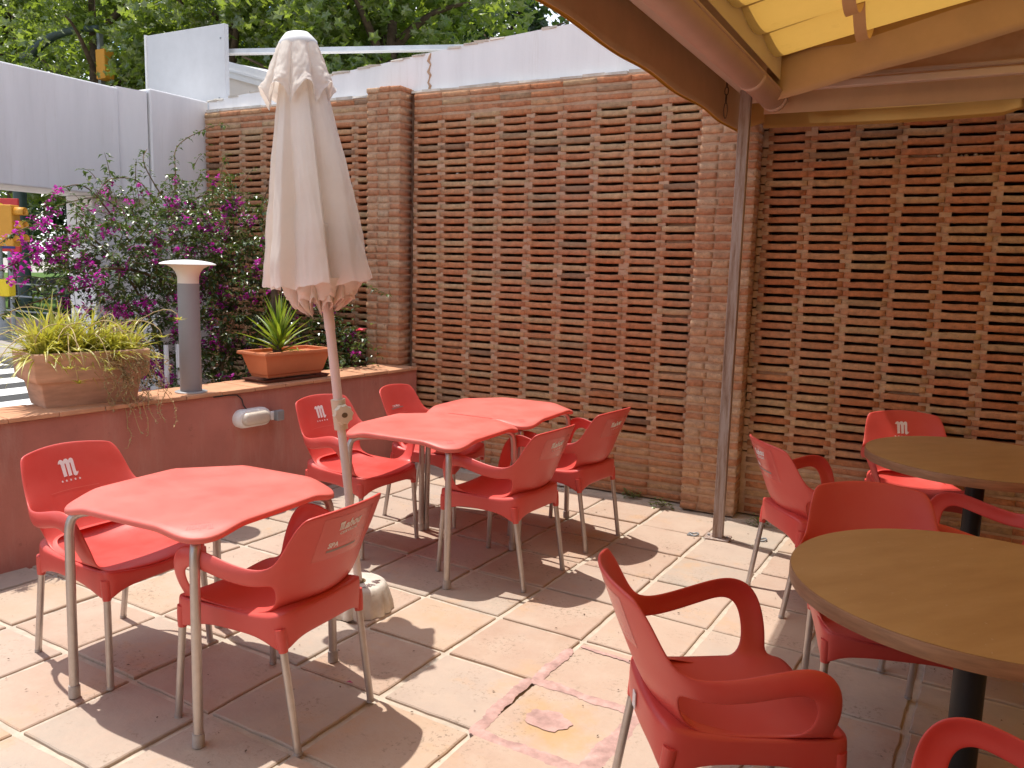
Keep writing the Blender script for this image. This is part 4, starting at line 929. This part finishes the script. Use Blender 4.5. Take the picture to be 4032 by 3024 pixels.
def poly_me(polys):
    m = bpy.data.meshes.new('p'); vs = []; fs = []
    for P_ in polys: o = len(vs); vs += [(x, y, 0) for x, y in P_]; fs.append(tuple(range(o, len(vs))))
    m.from_pydata(vs, [], fs); m.update(); return m
def star(cx, cy, r): return [(cx+r*(1 if k % 2 == 0 else .42)*math.sin(k*math.pi/5), cy+r*(1 if k % 2 == 0 else .42)*math.cos(k*math.pi/5)) for k in range(10)]
MPOLY = [(-.04, .76), (.02, .90), (.14, .99), (.25, .96), (.31, .89), (.40, .98), (.50, 1.0), (.58, .97), (.63, .89), (.72, .98), (.81, 1.0), (.90, .94), (.92, .85), (.92, .24), (.96, .16), (1.06, .20), (1.01, .08), (.92, -.02), (.82, -.04), (.74, .04), (.73, .70), (.70, .76), (.66, .70), (.65, .03), (.45, .0), (.43, .70), (.40, .76), (.36, .70), (.35, .03), (.14, .0), (.12, .72), (.08, .76)]
def logo_polys(s, cx, cz, mirror):
    sg_ = -1 if mirror else 1
    P_ = [[(cx+sg_*(x-.5)*s*1.02, cz+(y-.5)*s) for x, y in MPOLY]]
    st = [star(cx+sg_*(k-2)*s*.27, cz-s*.72, s*.085) for k in range(5)]
    return P_, st
def mesh_xform(me2, fn):
    for v in me2.vertices: x, y = fn(v.co.x, v.co.y); v.co = (x, y, 0)
    return me2
def join2d(mlist):
    vs = []; fs = []
    for m in mlist: o = len(vs); vs += [v.co[:] for v in m.vertices]; fs += [tuple(i+o for i in p.vertices) for p in m.polygons]
    r = bpy.data.meshes.new('j'); r.from_pydata(vs, [], fs); r.update(); return r
# front: seen from +y looking to -y, the viewer's right is -x  -> mirror
P1, P2 = logo_polys(.070, 0, .718, True)
DEC = {}
DEC['m_front'] = [project(*fine(poly_me(P1+P2), .02), 1, M['white_print'], 'printed_logo')]
def word(s, cx, cz, mirror, stars=True, sub=None):
    sg_ = -1 if mirror else 1; L_ = []
    mm_ = poly_me([[(x*.62*s, y*.86*s) for x, y in MPOLY]]); L_.append(mm_)
    tx = text_mesh('ahou', s*1.15, s*.045, .25); mesh_xform(tx, lambda x, y: (x*.92+.66*s, y)); L_.append(tx)
    j = join2d(L_); w = max(v.co.x for v in j.vertices); mesh_xform(j, lambda x, y: (cx+sg_*(x-w/2), cz+y+.10*(x-w/2))); out = [j]
    if stars: out.append(poly_me([star(cx+sg_*(k-2)*s*.42, cz-s*.42+.10*(k-2)*s*.42, s*.11) for k in range(5)]))
    if sub: t2 = text_mesh(sub, s*.42, s*.01); w2 = max(v.co.x for v in t2.vertices); mesh_xform(t2, lambda x, y: (cx+sg_*(x-w2/2)*1.15, cz-s*.48+y+.10*(x-w2/2))); out.append(t2)
    return join2d(out)
def rect(x0, z0, x1, z1): return poly_me([[(x0, z0), (x1, z0), (x1, z1), (x0, z1)]])
DEC['rear_word'] = [project(*fine(word(.036, -.015, .715, False), .012), -1, M['white_print'], 'printed_lettering', .0016), project(*fine(rect(-.12, .655, .09, .765), .03), -1, M['sticker'], 'clear_sticker', .0007)]
DEC['rear_beer'] = [project(*fine(word(.036, -.01, .735, False, False, 'CERVEZAS'), .012), -1, M['white_print'], 'printed_lettering', .0016), project(*fine(rect(-.13, .63, .11, .785), .03), -1, M['sticker'], 'clear_sticker', .0007)]
spa = text_mesh('SPA', .026, .001); mesh_xform(spa, lambda x, y: (x-.085, y+.672)); DEC['rear_beer'].append(project(*fine(spa, .012), -1, M['white_print'], 'printed_lettering', .0016))
DEC['rear_beer'].append(project(*fine(rect(-.085, .655, .055, .663), .03), -1, M['grey_print'], 'printed_bar', .0016))
DEC['rear_plain'] = [project(*fine(rect(-.12, .64, .12, .775), .03), -1, M['sticker'], 'clear_sticker', .0007)]
DEC['front_small'] = [project(*fine(rect(-.075, .665, .07, .671), .03), 1, M['grey_print'], 'printed_bar', .0016)]
ms = text_mesh('17 de Mayo', .020, .0006); w_ = max(v.co.x for v in ms.vertices); mesh_xform(ms, lambda x, y: (-(x-w_/2), y+.675)); DEC['front_small'].append(project(*fine(ms, .012), 1, M['white_print'], 'printed_lettering', .0016))
def emboss(side): return project(*fine(rect(-.105, .632, .105, .6345), .03), side, M['redtop'], 'emboss_line', .0012)
EMB = emboss(1)
def make_chair(label, cat, loc, ang, marks, group, extra=None):
    t = thing('red_chair', label, cat, (loc[0], loc[1], 0.0), R(ang-90), group)
    link('seat', PART['seat'], t); link('backrest_', PART['backrest'], t).name = 'backrest'; link('armrest', PART['arm_a'], t); link('armrest', PART['arm_b'], t); link('apron', PART['skirt'], t)
    bk_ = [c for c in t.children if c.name.startswith('backrest')]
    back = [c for c in col.objects if c.parent == t and c.name.startswith('backrest')][0]
    link('emboss_line', EMB, back)
    for k in marks:
        for d in DEC[k]: link(d.name.split('.')[0], d, back)
    for l, s, f in legm:
        lo = link('leg', l, t); link('leg_socket', s, lo); link('foot', f, lo)
    return t
G = 'red plastic armchairs on the terrace'
def sub_rz(t): return t
make_chair('red plastic armchair at far left facing the nearest red table, white logo on backrest', 'chair', (-2.897, 2.045), -0.4, ['m_front'], G)
make_chair('red plastic armchair right of the nearest red table, its back with faded sticker to us', 'chair', (-2.018, 2.047), 181, ['rear_beer'], G)
make_chair('red plastic armchair partly hidden by the parasol pole, white logo on backrest', 'chair', (-2.965, 3.635), -5, ['m_front'], G)
make_chair('red plastic armchair farthest left at the back, beside the brick wall corner', 'chair', (-2.882, 4.308), 7, ['front_small'], G)
make_chair('red plastic armchair right of the middle red table, square clear sticker on its back', 'chair', (-2.009, 3.672), 175, ['rear_word'], G)
make_chair('red plastic armchair right of the farthest red table, nearest the brick wall', 'chair', (-1.968, 4.377), 173, ['rear_word'], G)
make_chair('red plastic armchair next to the wooden post, back turned to it', 'chair', (-0.509, 4.141), 36, ['rear_beer'], G)
make_chair('red plastic armchair behind the far round table, white logo showing above it', 'chair', (-0.13, 5.02), 290, ['m_front'], G)
make_chair('red plastic armchair with plain back between the two round tables', 'chair', (-0.145, 3.03), 287, [], G)
c10 = make_chair('large red plastic armchair in the right foreground, seen from its side', 'chair', (-0.478, 2.137), 32.2, ['rear_plain'], G)
make_chair('red plastic armchair cut by the right edge, only its curved armrest showing', 'chair', (0.13, 3.72), 175, [], G)
make_chair('red plastic armchair in shade right of the far round table', 'chair', (0.66, 4.45), 185, [], G)
make_chair('red plastic armchair at the bottom right corner, only one armrest showing', 'chair', (0.2, 1.611), 178, [], G)
# barcode label on the foreground chair's rear apron
m = MB(); m.box((-.03, -.2375, .405), (.0, -.2355, .45)); o = m.build('barcode_label', M['white_print'], c10); o['label'] = 'small white barcode label'

# ------------------------------------------------------------------ red tables
def table_top():
    n = 28; h = .362; m = MB()
    def P_(a, b):
        # a,b in [-1,1] -> rounded square with slightly bowed sides
        x, y = a, b
        k = max(abs(a), abs(b))
        if k > 1e-6:
            q = 7.0; r = k / ((abs(a)**q + abs(b)**q)**(1/q)); x, y = a*r, b*r
        bow = 1 + .022*(1-min(abs(a), abs(b))**2)*k
        X_, Y_ = x*h*bow, y*h*bow
        s = (abs(X_)+abs(Y_)-.53)/(.69-.53); s = max(0, min(1, s)); s = s*s*(3-2*s)
        return X_, Y_, .738-.030*s
    g = [[None]*(n+1) for _ in range(n+1)]
    for i in range(n+1):
        for j in range(n+1): g[i][j] = len(m.v); m.v.append(P_(-1+2*i/n, -1+2*j/n))
    for i in range(n):
        for j in range(n): m.f.append((g[i][j], g[i+1][j], g[i+1][j+1], g[i][j+1]))
    ring = [g[i][0] for i in range(n)] + [g[n][j] for j in range(n)] + [g[i][n] for i in range(n, 0, -1)] + [g[0][j] for j in range(n, 0, -1)]
    prev = ring
    for dx, dz in ((1.008, -.004), (1.011, -.011), (1.009, -.020), (.985, -.024), (.93, -.022)):
        cur = []
        for i in ring: x, y, z = m.v[i]; cur.append(len(m.v)); m.v.append((x*dx, y*dx, z+dz))
        for k in range(len(ring)): m.f.append((prev[k], cur[k], cur[(k+1) % len(ring)], prev[(k+1) % len(ring)]))
        prev = cur
    m.f.append(tuple(prev)); return m.mesh('table_top', M['redtop'], True)
TT = table_top(); bm = bmesh.new(); bm.from_mesh(TT); bmesh.ops.recalc_face_normals(bm, faces=bm.faces[:]); bm.to_mesh(TT); bm.free()
TT.polygons.foreach_set('use_smooth', [True]*len(TT.polygons)); TT.set_sharp_from_angle(angle=R(60))
TB = BVHTree.FromPolygons([v.co for v in TT.vertices], [p.vertices for p in TT.polygons])
def corner_mark(kind):
    if kind == 'word': me2 = word(.030, 0, 0, False, True)
    else: me2 = poly_me([[((x-.5)*.045, (y-.5)*.042) for x, y in MPOLY]])
    v2, f2 = fine(me2, .012); a = R(-45); out = []
    cx, cy = .285, -.285
    for x, y in v2:
        x, y = -x, -y     # upside down towards the corner
        X_ = cx + x*math.cos(a+R(90)) - y*math.sin(a+R(90)); Y_ = cy + x*math.sin(a+R(90)) + y*math.cos(a+R(90))
        h_ = TB.ray_cast(Vector((X_, Y_, 2)), Vector((0, 0, -1))); out.append((X_, Y_, (h_[0].z if h_[0] else .7)+.0007))
    r = bpy.data.meshes.new('corner_mark'); r.from_pydata(out, [], f2); r.update(); r.materials.append(M['emb']); return r
M['emb'] = plastic('embossed_red', (0.58, 0.11, 0.09), (0.62, 0.17, 0.14), .45)
tl = []
for sx in (-1, 1):
    for sy in (-1, 1):
        P_ = [(sx*.20, sy*.215, .690), (sx*.25, sy*.262, .690)] + [tuple(q) for q in bez((sx*.27, sy*.285, .689), (sx*.305, sy*.325, .687), (sx*.309, sy*.331, .67), (sx*.311, sy*.334, .61), 7)] + [(sx*.313, sy*.338, .3), (sx*.315, sy*.342, .001)]
        m = MB(); m.tube(P_, .0165, 14); a = m.mesh('leg', M['alu'], True); a.set_sharp_from_angle(angle=R(50))
        m = MB(); m.tube([(sx*.3145, sy*.341, .045), (sx*.315, sy*.342, .0)], [.0195, .0205], 14); b = m.mesh('foot_cap', M['cap'], True); b.set_sharp_from_angle(angle=R(50)); tl.append((a, b))
MK = {k: corner_mark(k) for k in ('word', 'm')}
def red_table(label, loc, ang, mk):
    t = thing('red_table', label, 'table', (loc[0], loc[1], 0), R(ang), 'square red plastic tables'); tp = link('table_top', TT, t)
    for k in range(2): link('corner_mark', MK[mk], tp, None, (0, 0, math.pi*k))
    for a, b in tl: l = link('leg', a, t); link('foot_cap', b, l)
red_table('square red plastic table nearest the camera at lower left', (-2.397, 2.062), 1.5, 'word')
red_table('square red plastic table in the middle, behind the parasol pole', (-2.432, 3.63), 0, 'm')
red_table('square red plastic table farthest back, pushed against the middle one', (-2.42, 4.345), 1, 'm')

# ------------------------------------------------------------------ round tables
def round_table(label, loc):
    t = thing('round_table', label, 'table', (*loc, 0), ru(0, 1), 'round wooden tables'); r = .50
    m = MB(); m.lathe([(.001, .7555), (r-.003, .7555)], 72, caps=False); m.v = m.v; m.build('table_top', M['wood'], t)
    m = MB(); m.lathe([(r-.012, .712), (r-.001, .714), (r, .718), (r, .750), (r-.0015, .7545), (r-.0045, .7553), (.001, .7548)], 72, caps=False); m.lathe([(.001, .712), (r-.012, .712)], 72, caps=False); m.build('edge_band', M['wood_edge'], t, sharp=40)
    m = MB(); m.tube([(0, 0, .02), (0, 0, .70)], .042, 24); m.build('column', M['black'], t, sharp=40)
    m = MB(); m.lathe([(.16, .70), (.16, .711)], 24); m.build('top_plate', M['black'], t, sharp=40)
    m = MB(); m.lathe([(.25, 0), (.25, .012), (.22, .022), (.06, .04), (.045, .05)], 40); m.build('base', M['black'], t, sharp=40)
round_table('round wooden table with brown edge in the right foreground', (.12, 2.535)); round_table('round wooden table further back, near the brick wall', (.145, 4.44))

# ------------------------------------------------------------------ closed parasol
random.seed(5)
UB = Vector((-2.342, 2.880, 0)); vd = Vector((UB.x, UB.y, 0)).normalized(); left = Vector((-vd.y, vd.x, 0))
LEAN = R(6.04)
um = thing('parasol', 'closed cream parasol on a leaning pole among the red tables', 'parasol', (UB.x, UB.y, .127)); um.scale = (1.0526,)*3
axis = (Vector((0, 0, 1))*math.cos(LEAN) + left*math.sin(LEAN)).normalized()
um.rotation_euler = axis.to_track_quat('Z', 'Y').to_euler()
m = MB(); m.tube([(0, 0, -.08), (0, 0, .74)], .0180, 18); m.build('lower_pole', M['pole_paint'], um, sharp=40)
m = MB(); m.tube([(0, 0, .70), (0, 0, 1.14)], .0198, 18); m.tube([(0, 0, 1.12), (0, 0, 2.26)], .0222, 18); m.build('upper_pole', M['pole_paint'], um, sharp=40)
kn = link('clamp', None, um, (0, 0, .765))
m = MB(); m.tube([(0, 0, -.075), (0, 0, .055)], [.029, .031], 18); m.build('collar', M['cream_plastic'], kn, sharp=40)
kd = (um.rotation_euler.to_matrix().inverted() @ (-vd + left*-.35)).normalized(); kd.z = 0; kd.normalize()
m = MB(); n = 20; pr = []; sd_ = Vector((-kd.y, kd.x, 0))
for q, (rr, dd) in enumerate(((.020, .028), (.040, .034), (.043, .05), (.038, .066), (.02, .070))):
    for k in range(n):
        th = k/n*6.283; r = rr*(1+.06*math.cos(10*th) if rr > .03 else 1); p = kd*dd + sd_*r*math.cos(th) + Vector((0, 0, -.005+r*math.sin(th))); m.v.append(tuple(p))
for q in range(4): m.f += [(q*n+k, q*n+(k+1) % n, (q+1)*n+(k+1) % n, (q+1)*n+k) for k in range(n)]
m.f.append(tuple(range(4*n, 5*n))); m.build('knob', M['cream_plastic'], kn, sharp=40)
m = MB(); m.v = [tuple(kd*.0712 + sd_*.013*math.cos(k/14*6.283) + Vector((0, 0, -.005+.011*math.sin(k/14*6.283)))) for k in range(14)]; m.f.append(tuple(range(14))); m.build('knob_insert', M['stem'], kn)
lloc = um.rotation_euler.to_matrix().inverted() @ left; SHX, SHY = lloc.x*.022, lloc.y*.022
def drape(z0, z1, R0, R1, folds, seed, hem=0.0, phase=0.0, n=192, rows=36, depth=.26, hemamp=.012, flat=False, power=1.0):
    m = MB(); rng = random.Random(seed); amp = [rng.uniform(.75, 1.2) for _ in range(folds)]; wob = [rng.uniform(-.25, .25) for _ in range(folds)]
    for i in range(rows+1):
        t = i/rows
        for k in range(n):
            th = 2*math.pi*k/n; u = (k/n*folds + phase) % folds; fi = int(u); fu = u-fi
            if flat:      # flaps pressed flat: long rising face, then a sharp tuck
                br_ = .86+.06*wob[fi]; lob = math.sin(math.pi/2*fu/br_)**.8 if fu < br_ else max(0, 1-(fu-br_)/(1-br_))**1.5
            else:
                skew = fu**(1.0+.9*min(1, t*1.3)+wob[fi]); lob = max(0, math.sin(math.pi*skew))**.5
            r = R0 + (R1-R0)*t**power
            d_ = depth*(.25+.75*min(1, t*2.2))*amp[fi]
            r = r*(1-d_ + d_*lob*1.15)
            r += .012*noise.noise((math.cos(th)*4, math.sin(th)*4, t*5+seed))*t + .0035*noise.noise((math.cos(th)*11, math.sin(th)*11, t*13+seed))*(.4+t) - .004*max(0, noise.noise((math.cos(th)*7+3, math.sin(th)*7, t*22+th*2+seed)))*t
            z = z0 + (z1-z0)*t
            if t > .5: z += ((t-.5)/.5)**2*(hem*(lob-.6)) + max(0, t-.9)/.1*hemamp*noise.noise((th*5, 0, seed))
            m.v.append((r*math.cos(th)+SHX*t, r*math.sin(th)+SHY*t, z))
    for i in range(rows):
        for k in range(n): m.f.append((i*n+k, i*n+(k+1) % n, (i+1)*n+(k+1) % n, (i+1)*n+k))
    return m
can = drape(2.16, 1.31, .078, .222, 7, 3, .02, .62, depth=.34, power=.85, flat=True, n=280).build('canopy', M['canvas'], um, smooth=True)
inn = drape(1.55, 1.225, .13, .125, 13, 8, .06, .1, depth=.5, hemamp=.04).build('canopy_hem', M['canvas'], um, smooth=True); inn.modifiers.new('t', 'SOLIDIFY').thickness = .003
inn2 = drape(1.335, 1.25, .172, .135, 8, 12, .03, .35, depth=.34, hemamp=.02, rows=12).build('canopy_fold', M['canvas'], um, smooth=True)
ve = drape(2.275, 2.065, .070, .150, 8, 11, .080, .30, depth=.20, hemamp=.008, power=.9).build('vent_cape', M['canvas'], um, smooth=True)
m = MB(); m.lathe([(.074, 2.252), (.077, 2.257), (.076, 2.270), (.062, 2.287), (.046, 2.304), (.02, 2.308), (.001, 2.308)], 30); m.build('cap', M['white_gloss'], um, sharp=40)
ub = thing('concrete_weight', 'fluted white concrete parasol weight behind the red chair', 'weight', (UB.x, UB.y, 0)); m = MB(); n = 96
prof = [(.160, 0), (.158, .02), (.147, .065), (.135, .100), (.128, .116), (.116, .125), (.03, .127)]
for r, z in prof:
    for k in range(n):
        th = 2*math.pi*k/n; a = .045*max(0, 1-z/.11); w = (abs(math.sin(th*9))**.7-.5)*2; m.v.append((r*(1+a*w)*math.cos(th), r*(1+a*w)*math.sin(th), z + (0 if z > .01 else ru(0, .004))))
for i in range(len(prof)-1): m.f += [(i*n+k, i*n+(k+1) % n, (i+1)*n+(k+1) % n, (i+1)*n+k) for k in range(n)]
m.build('concrete_block', M['sheet'], ub, sharp=50)
m = MB(); m.lathe([(.030, .125), (.034, .130), (.026, .1295), (.022, .09)], 20, caps=False); m.build('pole_socket', M['stem'], ub)
m = MB()
for a0, a1, r in ((0.2, .7, .09), (-.4, .05, .085), (-.9, -.5, .085), (.3, .6, .075), (-.3, .0, .07)):
    m.tube([((r+.012*math.sin(9*k))*math.cos(a0+(a1-a0)*k/12), (r+.012*math.sin(9*k))*math.sin(a0+(a1-a0)*k/12), .1262) for k in range(13)], .0022, 4)
m.build('scribble', M['grey_print'], ub)

# ------------------------------------------------------------------ post and awning
t = thing('post', 'weathered brown square post holding up the awning corner', 'post', (-1.162, 4.835, 0), R(4))
m = MB(); m.box((-.03, -.03, .008), (.03, .03, 2.62)); m.build('shaft', M['post'], t, bevel=.004)
m = MB(); m.box((-.075, -.06, 0.001), (.075, .06, .008)); m.build('base_plate', M['post'], t, bevel=.002)
for x in (-.055, .055):
    m = MB(); m.tube([(x, 0, .008), (x, 0, .016)], .008, 6); m.build('bolt', M['steel'], t)
aw = thing('awning', 'yellow canvas awning with valances, gutter and beige bars over the right side', 'awning', (-1.2, 4.9, 2.5)); A0 = Vector((-1.2, 4.9, 2.5))
def q(*p): return tuple(Vector(p)-A0)
def sheet(fn, nu, nv):
    m = MB()
    for i in range(nu+1):
        for j in range(nv+1): m.v.append(tuple(Vector(fn(i/nu, j/nv))-A0))
    for i in range(nu):
        for j in range(nv): a = i*(nv+1)+j; m.f.append((a, a+1, a+nv+2, a+nv+1))
    return m
YN = -2.5
# outer valance (hangs from the outer bar, along y)
def val(u, v):
    y = 5.27 + (YN-5.27)*u; z = 2.70 - .235*v; w = .008*noise.noise((y*2.3, v, 1)) ; hem = .006*math.sin(y*7.5) if v > .9 else 0
    return (-1.295 + w*v - .0*v, y, z+hem)
o = sheet(val, 130, 8).build('side_valance', M['valance'], aw, smooth=True); o.modifiers.new('t', 'SOLIDIFY').thickness = .003
def hem(u, v):
    y = 5.27 + (YN-5.27)*u; return (-1.305-.010*math.sin(math.pi*v) + .008*noise.noise((y*2.3, 1, 1)), y, 2.478-.022*v + .006*math.sin(y*7.5) + .006*noise.noise((y*3, 0, 9)))
o = sheet(hem, 160, 4).build('valance_hem', M['awning'], aw, smooth=True); o.modifiers.new('t', 'SOLIDIFY').thickness = .004
def flap(u, v): return (-1.295+.17*u**1.0 , 5.268-.02*math.sin(u*3), 2.70-.235*v+.05*u*v)
o = sheet(flap, 8, 6).build('valance_return', M['awning'], aw, smooth=True); o.modifiers.new('t', 'SOLIDIFY').thickness = .003
m = MB(); m.box(q(-1.30, YN, 2.695), q(-1.255, 5.25, 2.735)); m.build('front_bar', M['bar'], aw, bevel=.006)
m = MB(); m.box(q(-1.215, YN, 2.615), q(-1.150, 5.20, 2.66)); m.build('beam', M['bar'], aw, bevel=.004)
# gutter: half pipe with bead + collar
def gut(u, v):
    a = R(-5) + R(-190)*v; return (-1.045+.070*math.cos(a), 5.02 + (YN-5.02)*u, 2.605+.070*math.sin(a)*1.05)
o = sheet(gut, 2, 18).build('gutter', M['gutter'], aw, smooth=True); o.modifiers.new('t', 'SOLIDIFY').thickness = .004
m = MB(); m.tube([q(-.973, 5.02, 2.602), q(-.973, YN, 2.602)], .008, 8); m.build('gutter_bead', M['gutter'], aw, smooth=True)
for yy in (4.42, 5.0):
    m = MB(); nn_ = 18
    for y in (yy-.035, yy+.03):
        for k in range(nn_+1): a = R(-5)+R(-190)*k/nn_; m.v.append(q(-1.045+.077*math.cos(a), y, 2.605+.077*math.sin(a)*1.05))
    m.f += [(k, k+1, nn_+2+k, nn_+1+k) for k in range(nn_)]; o = m.build('gutter_collar', M['gutter'], aw, smooth=True); o.modifiers.new('t', 'SOLIDIFY').thickness = .006
m = MB(); m.v = [q(-1.045+.072*math.cos(R(-5)+R(-190)*k/18), 5.025, 2.605+.072*math.sin(R(-5)+R(-190)*k/18)*1.05) for k in range(19)]; m.f.append(tuple(range(19))); m.build('gutter_end', M['gutter'], aw)
# white inner board behind gutter
m = MB(); m.add([q(-.985, 4.86, 2.66), q(-.985, YN, 2.66), q(-.985, YN, 2.86), q(-.985, 4.86, 2.86)], [(0, 1, 2, 3)]); o = m.build('inner_flashing', M['opal'], aw); o.modifiers.new('t', 'SOLIDIFY').thickness = .003
# roof canvas: sagging bays between cross bars, rising to +x
XR = 4.2; bay = .46
def zr(x): return 2.77 + .25*(x+1.0)
def roof(u, v):
    x = -1.0 + (XR+1.0)*v; y = 4.87 + (YN-4.87)*u; s = max(0, (4.80-y)/bay) % 1.0
    return (x, y, zr(x) + .005 - .115*(math.sin(math.pi*s)**.75)*min(1, .35+3*v))
m = MB(); m.add([q(-1.29, 5.26, 2.737), q(-1.29, YN, 2.737), q(-.98, YN, 2.875), q(-.98, 5.26, 2.875)], [(0, 1, 2, 3)]); o = m.build('added_gap_cover', M['valance'], aw); o.modifiers.new('t', 'SOLIDIFY').thickness = .003  # canvas sheet added to stop sun leaking in beside the gutter
o = sheet(roof, 320, 24).build('roof_canvas', M['awning'], aw, smooth=True)
ny = int((4.80-YN)/bay)
for k in range(ny+1):
    y = 4.80-bay*k; m = MB(); a = Vector(q(-1.02, y, zr(-1.02)+.02)); b = Vector(q(XR, y, zr(XR)+.02)); m.tube([a, b], .014, 8); m.build('cross_bar', M['bar'], aw, smooth=True)
for xs in (-.545, .75, 2.05):
    def seam(u, v):
        y = 4.80 + (YN-4.80)*u; x = xs + .055*(v-.5); s = ((4.80-y)/bay) % 1.0; return (x, y, zr(x) - .003 - .115*(math.sin(math.pi*s)**.75))
    sheet(seam, 320, 2).build('canvas_seam', M['valance'], aw, smooth=True)
# end valance (vertical, sloping with the roof)
def endv(u, v):
    x = -1.05 + (XR+1.05)*u; d = .235+.06*min(1, u*3); return (x, 4.835+.006*noise.noise((x*3, v*2, 4)), zr(x)+.02 - d*v + .004*math.sin(x*9)*v)
o = sheet(endv, 60, 6).build('end_valance', M['valance'], aw, smooth=True); o.modifiers.new('t', 'SOLIDIFY').thickness = .003
# strip along the brick wall: bar, upper canvas and lower hem band
m = MB(); m.box(q(-1.10, 5.00, 2.635), q(XR, 5.05, 2.675)); m.build('wall_bar', M['bar'], aw, bevel=.006)
m = MB(); m.box(q(-1.10, 5.06, 2.70), q(XR, 5.10, 2.72)); m.build('wall_rail', M['bar'], aw, bevel=.004)
def wv(u, v): x = -1.13 + (XR+1.13)*u; return (x, 5.16+.01*noise.noise((x*2, v, 7)), 2.98-.44*v)
o = sheet(wv, 60, 6).build('wall_valance', M['valance'], aw, smooth=True); o.modifiers.new('t', 'SOLIDIFY').thickness = .003
def wh(u, v): x = -1.13 + 1.33*u; return (x, 5.19-.02*v+.012*noise.noise((x*2, v, 7)), 2.562-.105*v+.005*math.sin(x*4) + .03*max(0, u-.93)/.07*v)
o = sheet(wh, 60, 5).build('wall_valance_hem', M['awning'], aw, smooth=True); o.modifiers.new('t', 'SOLIDIFY').thickness = .004
m = MB(); m.add([q(-1.1, 5.19, 2.985), q(XR, 5.19, 2.985), q(XR, 4.80, 4.1), q(-1.1, 4.80, 2.80)], [(0, 1, 2, 3)]); o = m.build('roof_strip', M['awning'], aw); o.modifiers.new('t', 'SOLIDIFY').thickness = .003
# little chain
ch = thing('chain', 'short rusty chain hanging by the post under the awning', 'chain', (-1.245, 4.72, 2.66))
for k in range(4):
    m = MB(); a = k % 2; pts = []
    for z in range(13): th = z/12*6.283; x = .010*math.cos(th); pts.append((x if a else 0, 0 if a else x, -.02-.042*k+.024*math.sin(th)-(.02 if k == 3 else 0)*(1-math.sin(th))))
    m.tube(pts, .003, 5, False); m.build('link', M['bark'], ch)

# ------------------------------------------------------------------ small things on the floor
def ring_anchor(x, y, lab):
    t = thing('floor_ring', lab, 'floor ring', (x, y, 0.002)); m = MB(); m.tube([(.028*math.cos(a/14*6.283), .024*math.sin(a/14*6.283), .007+.004*math.sin(a)) for a in range(15)], .005, 6, False); m.build('ring', M['steel'], t, smooth=True)
    m = MB(); m.box((-.035, -.03, .0), (-.005, .0, .006)); m.build('plate', M['steel'], t)
ring_anchor(-1.30, 4.80, 'grey metal floor ring just left of the post foot'); ring_anchor(-.92, 4.93, 'grey metal floor ring right of the post foot')
def weed(x, y, s, lab):
    t = thing('weed', lab, 'weed', (x, y, 0)); m = MB()
    for _ in range(int(75*s)):
        a = ru(0, 6.28); r = ru(0, .09)*s; leaf(m, (r*math.cos(a), r*math.sin(a)*.6, ru(.0, .06)*s), (math.cos(a), math.sin(a), ru(-.2, .9)), ru(.015, .03), .9)
    m.build('leaves', M['weed'], t)
    m = MB()
    for _ in range(7): a = ru(0, 6.28); m.tube([(0, 0, 0), (.05*math.cos(a)*s, .03*math.sin(a)*s, .04*s)], .0015, 4)
    m.build('stems', M['stem'], t)
weed(-1.66, 5.27, 1.0, 'small green weed at the left foot of the near pilaster'); weed(-1.0, 5.25, .9, 'small green weed behind the post foot'); weed(-1.93, 5.40, .8, 'thin weed at the wall foot behind the red chair')
m = MB()
for _ in range(230):
    x, y = ru(-3.9, .4), ru(1.4, 5.3); s = ru(.003, .009); a = ru(0, 6.28); m.add([(x-s*math.cos(a), y-s*math.sin(a), .003), (x+s*.5*math.sin(a), y-s*.5*math.cos(a), .006), (x+s*math.cos(a), y+s*math.sin(a), .004), (x-s*.5*math.sin(a), y+s*.5*math.cos(a), .005)], [(0, 1, 2, 3)])
o = stuff(m.build('floor_debris', M['dead_leaf'])); o['label'] = 'tiny dark bits of dry leaf scattered over the floor tiles'; o['category'] = 'debris'
for (x, y) in ((-1.93, 2.30),):
    m = MB(); leaf(m, (x, y, .004), (1, .5, .1), .03, .5); tag(m.build('petal', M['petal']), 'single fallen magenta petal on the shaded floor', 'petal')
m = MB(); m.box((-2.52, 5.385, .0), (-2.36, 5.443, .07)); tag(m.build('conduit_box', M['white_gloss'], bevel=.005), 'low white conduit box at the wall foot behind the red chair', 'conduit box')
